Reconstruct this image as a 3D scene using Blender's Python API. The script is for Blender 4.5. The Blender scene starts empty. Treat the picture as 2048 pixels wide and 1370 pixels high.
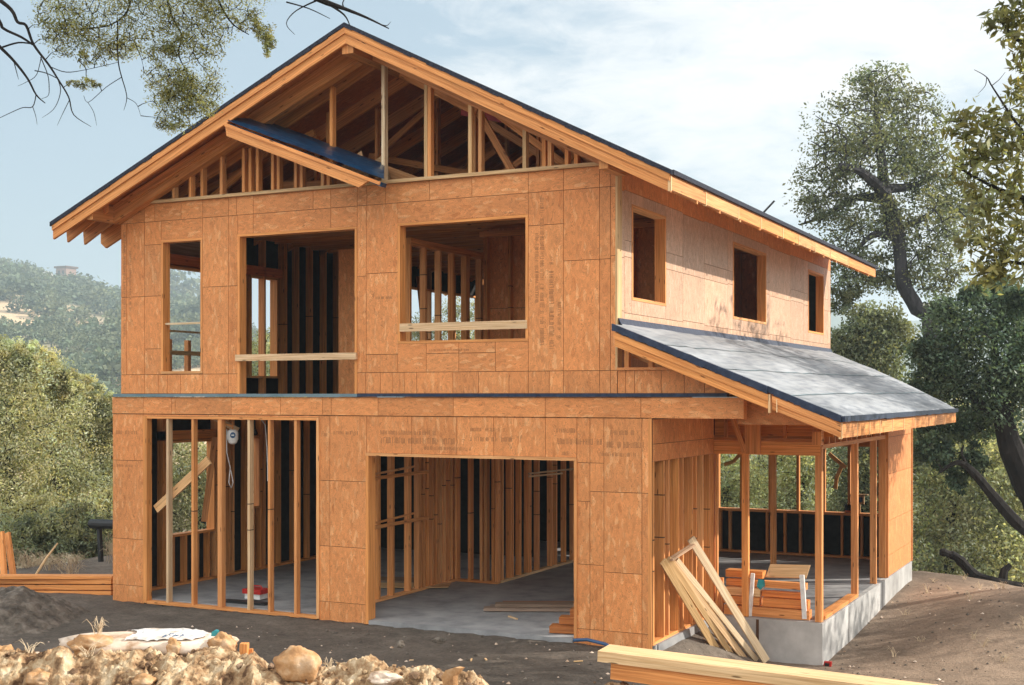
import bpy, math, random
import numpy as np
from mathutils import Vector, Matrix, noise as mn
R = math.radians
rnd = random.Random(7)
sc = bpy.context.scene
COL = sc.collection
# ------------------------------------------------------------------ frame of reference
# x = along the front of the house (0 = its right lower corner), y = away from the street, z = up (0 = slab)
DU = Vector((.896, -.443)); CAM = Vector((5.53, -15.1, 3.1)); FPX = 2582.0
def at(px, py, Z):
    """point seen at photo pixel (2048 wide) at depth Z metres from the camera"""
    X = (px - 1024) / FPX * Z - 1.741; d = Z - 16
    return Vector((X * .896 - d * .443, X * .443 + d * .896, 3.1 - (py - 790) / FPX * Z))
def camxz(u, v):
    return 1.741 + .896 * u + .443 * v, 16 - .443 * u + .896 * v

# ------------------------------------------------------------------ materials
MATS = {}
def new_mat(name):
    m = bpy.data.materials.new(name); m.use_nodes = True
    nt = m.node_tree; b = nt.nodes['Principled BSDF']
    MATS[name] = m
    return m, nt, b
def N(nt, typ, **kw):
    n = nt.nodes.new(typ)
    for k, v in kw.items():
        if k.startswith('i_'):
            key = k[2:]
            key = int(key) if key.isdigit() else key.replace('_', ' ')
            n.inputs[key].default_value = v
        else: setattr(n, k, v)
    return n
def ramp(nt, fac, stops, interp='LINEAR'):
    r = nt.nodes.new('ShaderNodeValToRGB'); r.color_ramp.interpolation = interp
    e = r.color_ramp.elements
    while len(e) < len(stops): e.new(.5)
    for el, (p, c) in zip(e, stops):
        el.position = p; el.color = (c[0], c[1], c[2], 1) if hasattr(c, '__len__') else (c, c, c, 1)
    nt.links.new(fac, r.inputs[0]); return r.outputs[0]
def mixc(nt, fac, a, b, mode='MIX'):
    m = nt.nodes.new('ShaderNodeMix'); m.data_type = 'RGBA'; m.blend_type = mode
    for s, v in ((m.inputs[0], fac), (m.inputs[6], a), (m.inputs[7], b)):
        if hasattr(v, 'links'): nt.links.new(v, s)
        elif hasattr(v, '__len__'): s.default_value = (v[0], v[1], v[2], 1)
        else: s.default_value = v
    return m.outputs[2]
def mapping(nt, vec, scale=(1, 1, 1)):
    m = nt.nodes.new('ShaderNodeMapping'); m.inputs['Scale'].default_value = scale
    nt.links.new(vec, m.inputs['Vector']); return m.outputs[0]
def noise_n(nt, vec, scale, detail=3, rough=.55, dist=0):
    n = N(nt, 'ShaderNodeTexNoise', i_Scale=scale, i_Detail=detail, i_Roughness=rough, i_Distortion=dist)
    if vec is not None: nt.links.new(vec, n.inputs['Vector'])
    return n
def bump(nt, b, h, strength=.3, dist=.01):
    n = N(nt, 'ShaderNodeBump', i_Strength=strength, i_Distance=dist)
    nt.links.new(h, n.inputs['Height']); nt.links.new(n.outputs[0], b.inputs['Normal'])
def tintmul(nt, col):
    a = N(nt, 'ShaderNodeVertexColor', layer_name='tint')
    return mixc(nt, 1.0, col, a.outputs[0], 'MULTIPLY')

def mat_osb(name, base, dark, light, rough=.6):
    m, nt, b = new_mat(name); L = nt.links
    uv = N(nt, 'ShaderNodeUVMap').outputs[0]
    wob = noise_n(nt, uv, 3.2, 2)
    wv = mixc(nt, .09, uv, wob.outputs['Color'], 'ADD')
    v1 = N(nt, 'ShaderNodeTexVoronoi', i_Scale=1.0); L.new(mapping(nt, wv, (8, 27, 1)), v1.inputs['Vector'])
    v2 = N(nt, 'ShaderNodeTexVoronoi', i_Scale=1.0); L.new(mapping(nt, wv, (17, 34, 1)), v2.inputs['Vector'])
    flake = ramp(nt, v1.outputs['Color'], [(.0, dark), (.22, base), (.72, base), (.86, light), (1, light)])
    fl2 = ramp(nt, v2.outputs['Color'], [(.0, .78), (.5, 1), (1, 1.12)])
    c = mixc(nt, .8, flake, fl2, 'MULTIPLY')
    # fine wavy strand edges
    n = noise_n(nt, mapping(nt, wv, (4.5, 12, 1)), 1.0, 2, .5, 1.1)
    mu = N(nt, 'ShaderNodeMath', operation='MULTIPLY', i_1=21.0); L.new(n.outputs['Fac'], mu.inputs[0])
    pp = N(nt, 'ShaderNodeMath', operation='PINGPONG', i_1=.5); L.new(mu.outputs[0], pp.inputs[0])
    line = ramp(nt, pp.outputs[0], [(.0, .46), (.10, .86), (.22, 1.04)])
    c = mixc(nt, .85, c, line, 'MULTIPLY')
    big = noise_n(nt, uv, 1.1, 3)
    c = mixc(nt, 1, c, ramp(nt, big.outputs['Fac'], [(.3, .92), (.7, 1.06)]), 'MULTIPLY')
    c = tintmul(nt, c)
    L.new(c, b.inputs['Base Color']); b.inputs['Roughness'].default_value = rough
    b.inputs['Specular IOR Level'].default_value = .35
    bump(nt, b, pp.outputs[0], .25, .004)
    return m
def mat_wood(name, base, dark, rough=.6):
    m, nt, b = new_mat(name); L = nt.links
    uv = N(nt, 'ShaderNodeUVMap').outputs[0]
    wob = noise_n(nt, mapping(nt, uv, (1.2, 5, 1)), 1.0, 2)
    wv = mixc(nt, .05, uv, wob.outputs['Color'], 'ADD')
    g = noise_n(nt, mapping(nt, wv, (1.4, 75, 1)), 1.0, 4, .6)
    g2 = noise_n(nt, mapping(nt, wv, (.7, 18, 1)), 1.0, 2)
    c = mixc(nt, ramp(nt, g.outputs['Fac'], [(.36, 1), (.62, 0)]), base, dark)
    c = mixc(nt, 1, c, ramp(nt, g2.outputs['Fac'], [(.3, .82), (.7, 1.12)]), 'MULTIPLY')
    k = N(nt, 'ShaderNodeTexVoronoi', i_Scale=1.0); L.new(mapping(nt, wv, (2.6, 13, 1)), k.inputs['Vector'])
    c = mixc(nt, ramp(nt, k.outputs['Distance'], [(.07, 1), (.13, 0)]), c, [x * .35 for x in dark])
    c = tintmul(nt, c)
    L.new(c, b.inputs['Base Color']); b.inputs['Roughness'].default_value = rough
    b.inputs['Specular IOR Level'].default_value = .3
    bump(nt, b, g.outputs['Fac'], .2, .003)
    return m
def mat_noise(name, stops, scale=6, rough=.85, bstr=.4, bdist=.02, coord='Object', detail=6, tint=False, stretch=(1, 1, 1), spec=.3, big=None):
    m, nt, b = new_mat(name); L = nt.links
    if coord == 'UV': vec = N(nt, 'ShaderNodeUVMap').outputs[0]
    elif coord == 'Position': vec = N(nt, 'ShaderNodeNewGeometry').outputs['Position']
    else: vec = N(nt, 'ShaderNodeTexCoord').outputs[coord]
    vec = mapping(nt, vec, stretch)
    n = noise_n(nt, vec, scale, detail, .62)
    c = ramp(nt, n.outputs['Fac'], stops)
    if big:
        n2 = noise_n(nt, vec, big, 3); c = mixc(nt, 1, c, ramp(nt, n2.outputs['Fac'], [(.3, .72), (.7, 1.22)]), 'MULTIPLY')
    if tint: c = tintmul(nt, c)
    L.new(c, b.inputs['Base Color']); b.inputs['Roughness'].default_value = rough
    b.inputs['Specular IOR Level'].default_value = spec
    if bstr: bump(nt, b, n.outputs['Fac'], bstr, bdist)
    return m
def mat_plain(name, col, rough=.5, metal=0):
    m, nt, b = new_mat(name)
    n = noise_n(nt, N(nt, 'ShaderNodeTexCoord').outputs['Object'], 14, 4)
    c = mixc(nt, 1, col, ramp(nt, n.outputs['Fac'], [(.3, .82), (.7, 1.08)]), 'MULTIPLY')
    nt.links.new(c, b.inputs['Base Color']); b.inputs['Roughness'].default_value = rough; b.inputs['Metallic'].default_value = metal
    return m
def mat_leaf(name, col, trans=.35, rough=.5):
    m, nt, b = new_mat(name); L = nt.links
    c = tintmul(nt, (col[0], col[1], col[2], 1))
    L.new(c, b.inputs['Base Color']); b.inputs['Roughness'].default_value = rough
    b.inputs['Specular IOR Level'].default_value = .3
    t = N(nt, 'ShaderNodeBsdfTranslucent'); L.new(mixc(nt, 1, c, (1.25, 1.2, .6), 'MULTIPLY'), t.inputs[0])
    mx = N(nt, 'ShaderNodeMixShader', i_0=trans); L.new(b.outputs[0], mx.inputs[1]); L.new(t.outputs[0], mx.inputs[2])
    L.new(mx.outputs[0], nt.nodes['Material Output'].inputs[0])
    return m

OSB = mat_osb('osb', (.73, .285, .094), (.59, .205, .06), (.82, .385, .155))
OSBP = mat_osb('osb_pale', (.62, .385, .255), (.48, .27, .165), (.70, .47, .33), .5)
LUM = mat_wood('lumber', (.82, .37, .125), (.56, .20, .055))
LUMP = mat_wood('lumber_pale', (.78, .54, .30), (.55, .33, .15))
GREYW = mat_wood('lumber_weathered', (.36, .25, .17), (.18, .12, .08))
INNER_SHADE = mat_noise('inner_shade_black', [(.35, (.006, .006, .006)), (.7, (.022, .021, .02))], 9, .8, .2)  # near-black paint standing in for shade inside stud bays and rooms
SEAM = mat_plain('seam_dark', (.10, .045, .02), .9)
NAVY = mat_noise('roof_membrane', [(.3, (.012, .018, .04)), (.62, (.03, .045, .085)), (.8, (.10, .13, .18))], 14, .5, .5, .01, tint=False)
BLUEM = mat_noise('blue_membrane', [(.3, (.005, .022, .06)), (.66, (.01, .06, .13)), (.74, (.25, .35, .35))], 9, .3, .6, .01)
PORCHM = mat_noise('porch_membrane', [(.3, (.22, .235, .265)), (.5, (.295, .31, .33)), (.75, (.35, .36, .375))], 2.4, .9, .5, .012, 'UV', stretch=(4, .8, 1), spec=.08, big=.6)
EDGE = mat_noise('membrane_edge', [(.3, (.01, .012, .02)), (.7, (.05, .055, .08))], 40, .9, .8, .02)
FLASH = mat_noise('flashing', [(.3, (.10, .17, .20)), (.6, (.17, .24, .27)), (.8, (.10, .11, .14))], 2.2, .45, .15, .01, stretch=(1, 9, 1))
SLAB = mat_noise('slab_concrete', [(.3, (.20, .20, .205)), (.5, (.31, .31, .315)), (.72, (.40, .395, .39))], 2.4, .75, .25, .01, big=.5)
CONC = mat_noise('foundation_concrete', [(.3, (.36, .35, .34)), (.55, (.47, .46, .445)), (.75, (.55, .54, .52))], 3.5, .8, .3, .01, big=.8)
SUBF = mat_noise('subfloor', [(.35, (.20, .19, .18)), (.65, (.32, .30, .28))], 5, .7, .2)
BERM = mat_noise('tan_soil', [(.36, (.10, .05, .025)), (.47, (.34, .21, .11)), (.57, (.51, .38, .235)), (.70, (.66, .54, .385))], 7, .95, .9, .05, 'Position', 9)
BROWND = mat_noise('brown_soil', [(.3, (.07, .04, .022)), (.5, (.20, .12, .07)), (.75, (.40, .28, .19))], 6, .95, .9, .05, 'Position', 9)
DARKD = mat_noise('dark_soil', [(.3, (.05, .042, .034)), (.5, (.14, .115, .093)), (.75, (.29, .245, .20))], 6, .95, .9, .05, 'Position', 9)
ROCK = mat_noise('tan_rock', [(.3, (.24, .11, .045)), (.48, (.48, .265, .12)), (.62, (.60, .40, .24)), (.75, (.70, .55, .42))], 5, .9, 1.0, .04, 'Object', 8)
PALER = mat_noise('pale_rock', [(.36, (.34, .20, .11)), (.5, (.66, .51, .39)), (.7, (.78, .67, .57))], 3.2, .85, .5, .03, 'Object', 8)
BARK = mat_noise('bark', [(.3, (.008, .007, .007)), (.6, (.024, .02, .018)), (.8, (.06, .05, .045))], 9, .95, .9, .04, 'Object', 6, stretch=(1, 1, .25))
BARKB = mat_noise('bark_bluegrey', [(.3, (.02, .02, .024)), (.6, (.055, .053, .058)), (.8, (.12, .115, .12))], 6, .95, .9, .05, 'Object', 6, stretch=(1, 1, .25))
DRYG = mat_noise('dry_grass', [(.3, (.42, .31, .19)), (.7, (.68, .56, .40))], 5, .9, 0)
WHITE = mat_plain('white_plastic', (.80, .80, .78), .4)
DIRTYW = mat_noise('dirty_plastic', [(.36, (.40, .29, .20)), (.47, (.62, .58, .54)), (.65, (.70, .70, .70))], 3.5, .5, .3, .02, 'Object', 6)
RED = mat_plain('red_plastic', (.50, .02, .015), .4)
BLACK = mat_plain('black_plastic', (.012, .012, .013), .5)
TEAL = mat_plain('teal_plastic', (.03, .30, .33), .4)
BLUE = mat_plain('blue_print', (.03, .09, .20), .5)
ORANGE = mat_plain('orange_plastic', (.75, .17, .03), .5)
STAMP = mat_plain('stamp_ink', (.36, .15, .055), .8)
INK = mat_plain('ink_line', (.09, .045, .02), .8)
METAL = mat_plain('galvanised_metal', (.62, .63, .64), .35, .7)
BRICK = mat_noise('far_brick', [(.3, (.22, .12, .085)), (.7, (.38, .24, .18))], 2, .9, .2)
LEAF_OLIVE = mat_leaf('leaf_olive', (.30, .295, .12), .5)
LEAF_BIG = mat_leaf('leaf_broad', (.27, .27, .13), .5)
LEAF_OAK = mat_leaf('leaf_oak', (.19, .215, .13), .45)
LEAF_DARK = mat_leaf('leaf_dark', (.10, .145, .095), .4)
LEAF_PALE = mat_leaf('leaf_pale', (.50, .505, .345), .5)
LEAF_SAGE = mat_leaf('leaf_sage', (.44, .47, .31), .5)
LEAF_HILL = mat_leaf('leaf_hill', (.15, .18, .11), .2, .8)

# ------------------------------------------------------------------ mesh builder
class MB:
    def __init__(s): s.v = []; s.f = []; s.uv = []; s.t = []; s.m = []
    def quad(s, pts, uvs=None, tint=1.0, mi=0):
        i = len(s.v); s.v += [tuple(p) for p in pts]; s.f.append(list(range(i, i + len(pts))))
        s.uv += uvs if uvs else [(p[0] + p[1], p[2]) for p in pts]
        t = tint if hasattr(tint, '__len__') else (tint, tint, tint)
        s.t += [t] * len(pts); s.m.append(mi)
    def frame_box(s, o, a, b, c, tint=1.0, mi=0, off=None, swap=False):
        """box at corner o with edge vectors a (grain), b, c; UV u along a"""
        o, a, b, c = Vector(o), Vector(a), Vector(b), Vector(c)
        if a.cross(b).dot(c) < 0: b, c = c, b
        la, lb, lc = a.length, b.length, c.length
        ou, ov = off if off else (rnd.uniform(0, 50), rnd.uniform(0, 50))
        def q(p, e1, e2, l1, l2):
            uv = [(ou, ov), (ou + l1, ov), (ou + l1, ov + l2), (ou, ov + l2)]
            if swap: uv = [(y, x) for x, y in uv]
            s.quad([p, p + e1, p + e1 + e2, p + e2], uv, tint, mi)
        q(o, a, c, la, lc)                     # faces whose u runs with the grain
        q(o + b + a, -a, c, la, lc)
        q(o + c, a, b, la, lb)
        q(o + a, -a, b, la, lb)
        for p, e1, e2, l1, l2 in ((o + b, -b, c, lb, lc), (o + a, b, c, lb, lc)):   # end grain
            uv = [(ou, ov), (ou + l1 * .05, ov), (ou + l1 * .05, ov + l2), (ou, ov + l2)]
            s.quad([p, p + e1, p + e1 + e2, p + e2], uv, tint, mi)
    def box(s, lo, hi, tint=1.0, mi=0, axis=None, off=None, swap=False):
        d = [hi[i] - lo[i] for i in range(3)]
        ax = axis if axis is not None else max(range(3), key=lambda i: d[i])
        o2 = [i for i in range(3) if i != ax]
        e = []
        for i in [ax] + o2:
            w = [0, 0, 0]; w[i] = d[i]; e.append(w)
        s.frame_box(lo, e[0], e[1], e[2], tint, mi, off, swap)
    def beam(s, p0, p1, w, h, side=None, tint=1.0, mi=0):
        """board from p0 to p1; side = direction of its w dimension; h perpendicular; centred"""
        p0, p1 = Vector(p0), Vector(p1); a = p1 - p0
        sd = Vector(side) if side is not None else Vector((-a.y, a.x, 0))
        sd = (sd - a * (sd.dot(a) / a.length_squared)).normalized()
        up = a.cross(sd).normalized()
        s.frame_box(p0 - sd * w / 2 - up * h / 2, a, sd * w, up * h, tint, mi)
    def prism(s, poly, vec, tint=1.0, mi=0):
        """polygon extruded along vec"""
        vec = Vector(vec); P = [Vector(p) for p in poly]; n = len(P)
        nrm = sum(((P[i] - P[0]).cross(P[(i + 1) % n] - P[0]) for i in range(1, n - 1)), Vector())
        if nrm.dot(vec) > 0: P.reverse()
        L = max(range(n), key=lambda i: (P[(i + 1) % n] - P[i]).length)
        ax = (P[(L + 1) % n] - P[L]).normalized(); ay = ax.cross(nrm.normalized())
        ou, ov = rnd.uniform(0, 50), rnd.uniform(0, 50)
        U = lambda p: (ou + (p - P[0]).dot(ax), ov + (p - P[0]).dot(ay))
        s.quad(P, [U(p) for p in P], tint, mi)
        s.quad([p + vec for p in reversed(P)], [U(p) for p in reversed(P)], tint, mi)
        for i in range(n):
            p, q = P[i], P[(i + 1) % n]; l = (q - p).length; h = vec.length
            s.quad([q, p, p + vec, q + vec], [(ou + l, ov), (ou, ov), (ou, ov + h), (ou + l, ov + h)], tint, mi)
    def tube(s, pts, rad, sides=6, mi=0, tint=1.0, cap=True):
        pts = [Vector(p) for p in pts]; n = len(pts)
        rad = rad if hasattr(rad, '__len__') else [rad] * n
        prev = None; rings = []
        for i in range(n):
            d = (pts[min(i + 1, n - 1)] - pts[max(i - 1, 0)]).normalized()
            if prev is None:
                prev = d.orthogonal().normalized()
            prev = (prev - d * prev.dot(d)).normalized(); q = d.cross(prev)
            rings.append([pts[i] + (prev * math.cos(2 * math.pi * k / sides) + q * math.sin(2 * math.pi * k / sides)) * rad[i] for k in range(sides)])
        for i in range(n - 1):
            for k in range(sides):
                k2 = (k + 1) % sides
                s.quad([rings[i][k], rings[i][k2], rings[i + 1][k2], rings[i + 1][k]],
                       [(i * .3, k * .05), (i * .3, k * .05 + .05), (i * .3 + .3, k * .05 + .05), (i * .3 + .3, k * .05)], tint, mi)
        if cap:
            s.quad(list(reversed(rings[0])), None, tint, mi); s.quad(rings[-1], None, tint, mi)
    def lathe(s, prof, c, sides=16, mi=0):
        for (r0, z0), (r1, z1) in zip(prof, prof[1:]):
            for k in range(sides):
                a, b = 2 * math.pi * k / sides, 2 * math.pi * (k + 1) / sides
                s.quad([(c[0] + r0 * math.cos(a), c[1] + r0 * math.sin(a), c[2] + z0), (c[0] + r0 * math.cos(b), c[1] + r0 * math.sin(b), c[2] + z0),
                        (c[0] + r1 * math.cos(b), c[1] + r1 * math.sin(b), c[2] + z1), (c[0] + r1 * math.cos(a), c[1] + r1 * math.sin(a), c[2] + z1)], None, 1.0, mi)
    def build(s, name, mats, parent=None, origin=None, smooth=False, weld=False):
        if not isinstance(mats, (list, tuple)): mats = [mats]
        me = bpy.data.meshes.new(name)
        o = Vector(origin) if origin is not None else Vector((0, 0, 0))
        po = Vector(parent['base']) if parent is not None and 'base' in parent else Vector((0, 0, 0))
        sh = o if origin is not None else po
        me.from_pydata([(v[0] - sh.x, v[1] - sh.y, v[2] - sh.z) for v in s.v], [], s.f)
        uvl = me.uv_layers.new(name='UVMap'); uvl.data.foreach_set('uv', np.array(s.uv, dtype=np.float32).ravel())
        ca = me.color_attributes.new('tint', 'FLOAT_COLOR', 'CORNER')
        t = np.ones((len(s.t), 4), dtype=np.float32); t[:, :3] = np.array(s.t, dtype=np.float32); ca.data.foreach_set('color', t.ravel())
        for m in mats: me.materials.append(m)
        me.polygons.foreach_set('material_index', s.m)
        if smooth: me.polygons.foreach_set('use_smooth', [True] * len(s.f))
        me.update()
        if weld:
            import bmesh
            bm = bmesh.new(); bm.from_mesh(me); bmesh.ops.remove_doubles(bm, verts=bm.verts, dist=1e-4); bm.to_mesh(me); bm.free()
        ob = bpy.data.objects.new(name, me); COL.objects.link(ob)
        if parent is not None:
            ob.parent = parent
            root = parent
            if origin is not None: ob.location = o - po
        elif origin is not None: ob.location = o
        ob['base'] = [0.0, 0.0, 0.0] if origin is None and parent is None else list(sh)
        return ob
def empty(name, label, cat, loc=(0, 0, 0), group=None):
    o = bpy.data.objects.new(name, None); COL.objects.link(o); o.location = loc; o['base'] = list(Vector(loc))
    return tag(o, label, cat, group)
def tag(o, label=None, cat=None, group=None, kind=None):
    if label: o['label'] = label
    if cat: o['category'] = cat
    if group: o['group'] = group
    if kind: o['kind'] = kind
    return o
def wt(a=.82, b=1.12):
    """tint of one board: brightness plus a little warmth"""
    k = rnd.uniform(a, b); w = rnd.uniform(-.08, .08)
    if rnd.random() < .16: return (k * 1.05, k * 1.22, k * 1.5)
    return (k * (1 + w * .4), k, k * (1 - w * 1.5))
def part(name, mats, parent, fn):
    mb = MB(); fn(mb); return mb.build(name, mats, parent)
def board(name, p0, p1, w, h, parent, side=None, mat=None, tint=None):
    mb = MB(); mb.beam(p0, p1, w, h, side, tint or wt()); return mb.build(name, mat or LUM, parent)
def stick(name, lo, hi, parent, mat=None, tint=None, axis=None):
    mb = MB(); mb.box(lo, hi, tint or wt(), 0, axis)
    if name in ('stud', 'upper_stud') and hi[2] - lo[2] > 2 and rnd.random() < .7:      # ink line across the stud
        z = lo[2] + (hi[2] - lo[2]) * rnd.uniform(.35, .62)
        for k in range(rnd.choice((1, 1, 2))): mb.box((lo[0] - .001, lo[1] - .001, z), (hi[0] + .001, hi[1] + .001, z + .014), 1.0, 1, 2); z += rnd.uniform(.3, .6)
        return mb.build(name, [mat or LUM, INK], parent)
    return mb.build(name, mat or LUM, parent)

# ------------------------------------------------------------------ the house
house = empty('unfinished_house', 'two storey timber house under construction clad in orange strand board panels', 'house')

def cut(rects, holes):
    """rectangles minus holes"""
    out = list(rects)
    for h in holes:
        nx = []
        for r in out:
            a0, a1, b0, b1 = r[:4]; ex = r[4:]
            c0, c1, d0, d1 = max(a0, h[0]), min(a1, h[1]), max(b0, h[2]), min(b1, h[3])
            if c0 >= c1 - 1e-4 or d0 >= d1 - 1e-4: nx.append(r); continue
            if a0 < c0 - 1e-4: nx.append((a0, c0, b0, b1) + ex)
            if c1 < a1 - 1e-4: nx.append((c1, a1, b0, b1) + ex)
            if b0 < d0 - 1e-4: nx.append((c0, c1, b0, d0) + ex)
            if d1 < b1 - 1e-4: nx.append((c0, c1, d1, b1) + ex)
        out = nx
    return out
def panels(mb, axis, face, sgn, rects, holes, gap=.0033, th=.012, inner=True):
    """sheathing on the plane axis=face; outward = sgn.  Material 0 panel, 1 seam backing, 2 inner face, usually shade-black"""
    def bx(a0, a1, b0, b1, n0, n1, tint, mi, sw=False):
        lo, hi = ((a0, n0, b0), (a1, n1, b1)) if axis == 1 else ((n0, a0, b0), (n1, a1, b1))
        lo2 = [min(x, y) for x, y in zip(lo, hi)]; hi2 = [max(x, y) for x, y in zip(lo, hi)]
        mb.box(lo2, hi2, tint, mi, 2 if sw else (0 if axis == 1 else 1))
    for r in cut(rects, holes):
        a0, a1, b0, b1 = r[:4]; vert = r[4] if len(r) > 4 else (b1 - b0) > (a1 - a0)
        if a1 - a0 < .012 or b1 - b0 < .012: continue
        k = rnd.uniform(.89, 1.07); w = rnd.uniform(-.05, .06)
        bx(a0 + gap, a1 - gap, b0 + gap, b1 - gap, face - sgn * th, face, (k, k * (1 - w * .5), k * (1 - w)), 0, vert)
    A0 = min(r[0] for r in rects); A1 = max(r[1] for r in rects); B0 = min(r[2] for r in rects); B1 = max(r[3] for r in rects)
    for a0, a1, b0, b1 in cut([(A0, A1, B0, B1)], holes):
        bx(a0, a1, b0, b1, face - sgn * (th + .006), face - sgn * (th + .0), 1.0, 1)
        if inner: bx(a0, a1, b0, b1, face - sgn * (th + .012), face - sgn * (th + .006), 1.0, 2)
def grid(aa, bb, vert=None):
    r = []
    for a0, a1 in zip(aa, aa[1:]):
        for b0, b1 in zip(bb, bb[1:]): r.append((a0, a1, b0, b1) + ((vert,) if vert is not None else ()))
    return r
def frame(parent, axis, face, sgn, o, depth=.15, w=.038, bottom=True, out=.006, name='window_frame'):
    """lumber lining of an opening"""
    a0, a1, b0, b1 = o
    mb = MB(); n0, n1 = face + sgn * out, face - sgn * depth
    def bx(p0, p1, q0, q1, ax):
        lo, hi = ((p0, n0, q0), (p1, n1, q1)) if axis == 1 else ((n0, p0, q0), (n1, p1, q1))
        mb.box([min(x, y) for x, y in zip(lo, hi)], [max(x, y) for x, y in zip(lo, hi)], wt(.9, 1.15), 0, ax)
    h = 0 if axis == 1 else 1
    bx(a0, a0 + w, b0 + (w if bottom else 0), b1 - w, 2); bx(a1 - w, a1, b0 + (w if bottom else 0), b1 - w, 2)
    bx(a0, a1, b1 - w, b1, h)
    if bottom: bx(a0, a1, b0, b0 + w, h)
    return mb.build(name, LUM, parent)

WM = [OSB, SEAM, INNER_SHADE]
# ---- lower front wall (outer face y = 0)
OL = (-8.17, -4.96, -.06, 2.78); OG = (-4.17, -1.01, -.06, 2.30)
rects = grid([-8.79, -8.17], [-.07, .19, .90, 2.10, 2.81], True)
rects += grid([-4.96, -4.78], [-.07, .20, .98, 1.90, 2.81], True) + grid([-4.78, -4.17], [-.07, .20, .98, 1.90, 2.81], True)
rects += [(-8.17, -4.96, 2.78, 2.81, False)]
rects += grid([-4.17, -3.45, -2.75, -2.2, -1.45, -1.01], [2.30, 2.81], True)
for a0, a1, zs in ((-1.01, -.83, [-.07, .13, .95, 1.75, 2.24, 2.81]), (-.83, -.64, [-.07, .13, .95, 1.88, 2.24, 2.81]), (-.64, -.13, [-.07, .13, .87, 1.88, 2.81]), (-.13, 0, [-.07, .13, 1.88, 2.81])):
    rects += grid([a0, a1], zs, True)
mb = MB(); panels(mb, 1, 0, -1, rects, [OL, OG])
lw = mb.build('wall', WM, house)
mb = MB(); panels(mb, 1, -.012, -1, grid([-8.79, -8.17, -7.62, -7.55, -6.5, -5.62, -4.9, -4.75, -3.98, -2.8, -1.45, -.14, 0], [2.814, 3.07], False), [], inner=False)
mb.box((0, -.02, 2.814), (1.17, .12, 3.07), (.96, .96, .96), 0, 0)
fb = mb.build('floor_band', WM, lw)
def jamb(lo, hi, par=None, nm='jamb'): return stick(nm, lo, hi, par or lw, tint=wt(.92, 1.12))
jamb((-8.17, -.016, -.05), (-8.10, .10, 2.78)); jamb((-5.0, -.016, -.05), (-4.955, .10, 2.78))
jamb((-4.175, -.02, -.06), (-4.13, .16, 2.262)); jamb((-1.045, -.018, -.06), (-1.005, .16, 2.262)); jamb((-4.175, -.024, 2.262), (-1.005, .16, 2.30), nm='header_trim')
jamb((-8.10, -.01, 2.742), (-5.0, .10, 2.78), nm='header_trim'); jamb((-8.10, -.012, -.06), (-5.0, .10, -.018), nm='bottom_plate')
for u0 in (-7.73, -7.25, -6.76, -6.215, -5.85, -5.39):
    stick('stud', (u0, .0, -.018), (u0 + (.075 if u0 == -6.76 else .042), .092, 2.742), lw, LUMP if u0 in (-7.73, -6.215) else LUM, wt(.92, 1.1))
jamb((-.045, -.006, -.06), (.0, .014, 2.81), nm='corner_trim')

# stamped printing on panels: rows of illegible ink characters
def stamp_rows(name, parent, rows, axis=1, face=0, sgn=-1, mat=STAMP):
    mb = MB()
    for a, b, ln, h, vertical in rows:
        t = 0
        while t < ln:
            w = rnd.choice((.25, .3, .35)) * h
            if rnd.random() < .12: t += h * .6; continue
            for k in range(rnd.choice((1, 2, 2))):
                sw = h * rnd.uniform(.08, .13); x = t + k * w * .7; hh = h * rnd.uniform(.8, 1)
                A0, A1, B0, B1 = (a + x, a + x + sw, b, b + hh) if not vertical else (a, a + hh, b + x, b + x + sw)
                lo, hi = (A0, face + sgn * .0006, B0), (A1, face, B1)
                if axis == 1: mb.box((A0, min(face, face + sgn * .0008), B0), (A1, max(face, face + sgn * .0008), B1), 1.0)
            if rnd.random() < .6:
                y0 = rnd.choice((.0, .45, .85)) * h
                A0, A1, B0, B1 = (a + t, a + t + w, b + y0, b + y0 + h * .11) if not vertical else (a + y0, a + y0 + h * .11, b + t, b + t + w)
                mb.box((A0, min(face, face + sgn * .0012), B0), (A1, max(face, face + sgn * .0012), B1), 1.0)
            t += w * 1.45
    return mb.build(name, mat, parent)
S = []
for a, b, ln, h in ((-3.95, 2.56, .9, .06), (-3.98, 2.44, 1.25, .085), (-2.55, 2.62, .5, .05), (-2.55, 2.49, .62, .06), (-3.25, 2.36, .7, .05), (-1.3, 2.62, .25, .06), (-1.28, 2.47, .6, .08), (-.55, 2.60, .36, .06), (-.6, 2.44, .48, .08),
                    (-4.72, 2.55, .4, .05), (-4.92, 2.52, .1, .05), (-8.72, 2.50, .42, .06), (-8.7, 2.0, .38, .04), (-1.25, 2.33, .12, .05), (-.72, 2.33, .5, .05)):
    S.append((a, b, ln, h, False))
stamp_rows('panel_stamp', lw, S)

# ---- upper front wall (outer face y = .05)
UF = .05
W1 = (-7.87, -7.08, 3.42, 5.44); W2 = (-6.43, -4.36, 3.05, 5.45); W3 = (-3.70, -1.72, 3.80, 5.45)
U = [-8.67, -8.2, -8.0, -7.49, -7.08, -6.6, -6.45, -6.15, -5.1, -4.8, -4.36, -4.2, -3.9, -3.2, -2.55, -1.72, -1.22, -.72, -.57, -.48]
rects = grid(U, [5.73, 6.0], False)
rects += grid([-8.67, -8.56, -8.2], [3.41, 4.60, 5.73], True) + grid([-8.2, -7.87], [3.41, 3.80, 4.6, 5.38, 5.73], True) + grid([-7.87, -7.08], [5.44, 5.73], False)
rects += grid([-7.08, -6.6], [3.41, 4.7, 5.73], True) + grid([-6.6, -6.43], [3.41, 4.7, 5.73], True) + grid([-6.43, -6.15, -4.8, -4.36], [5.45, 5.73], False)
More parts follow.
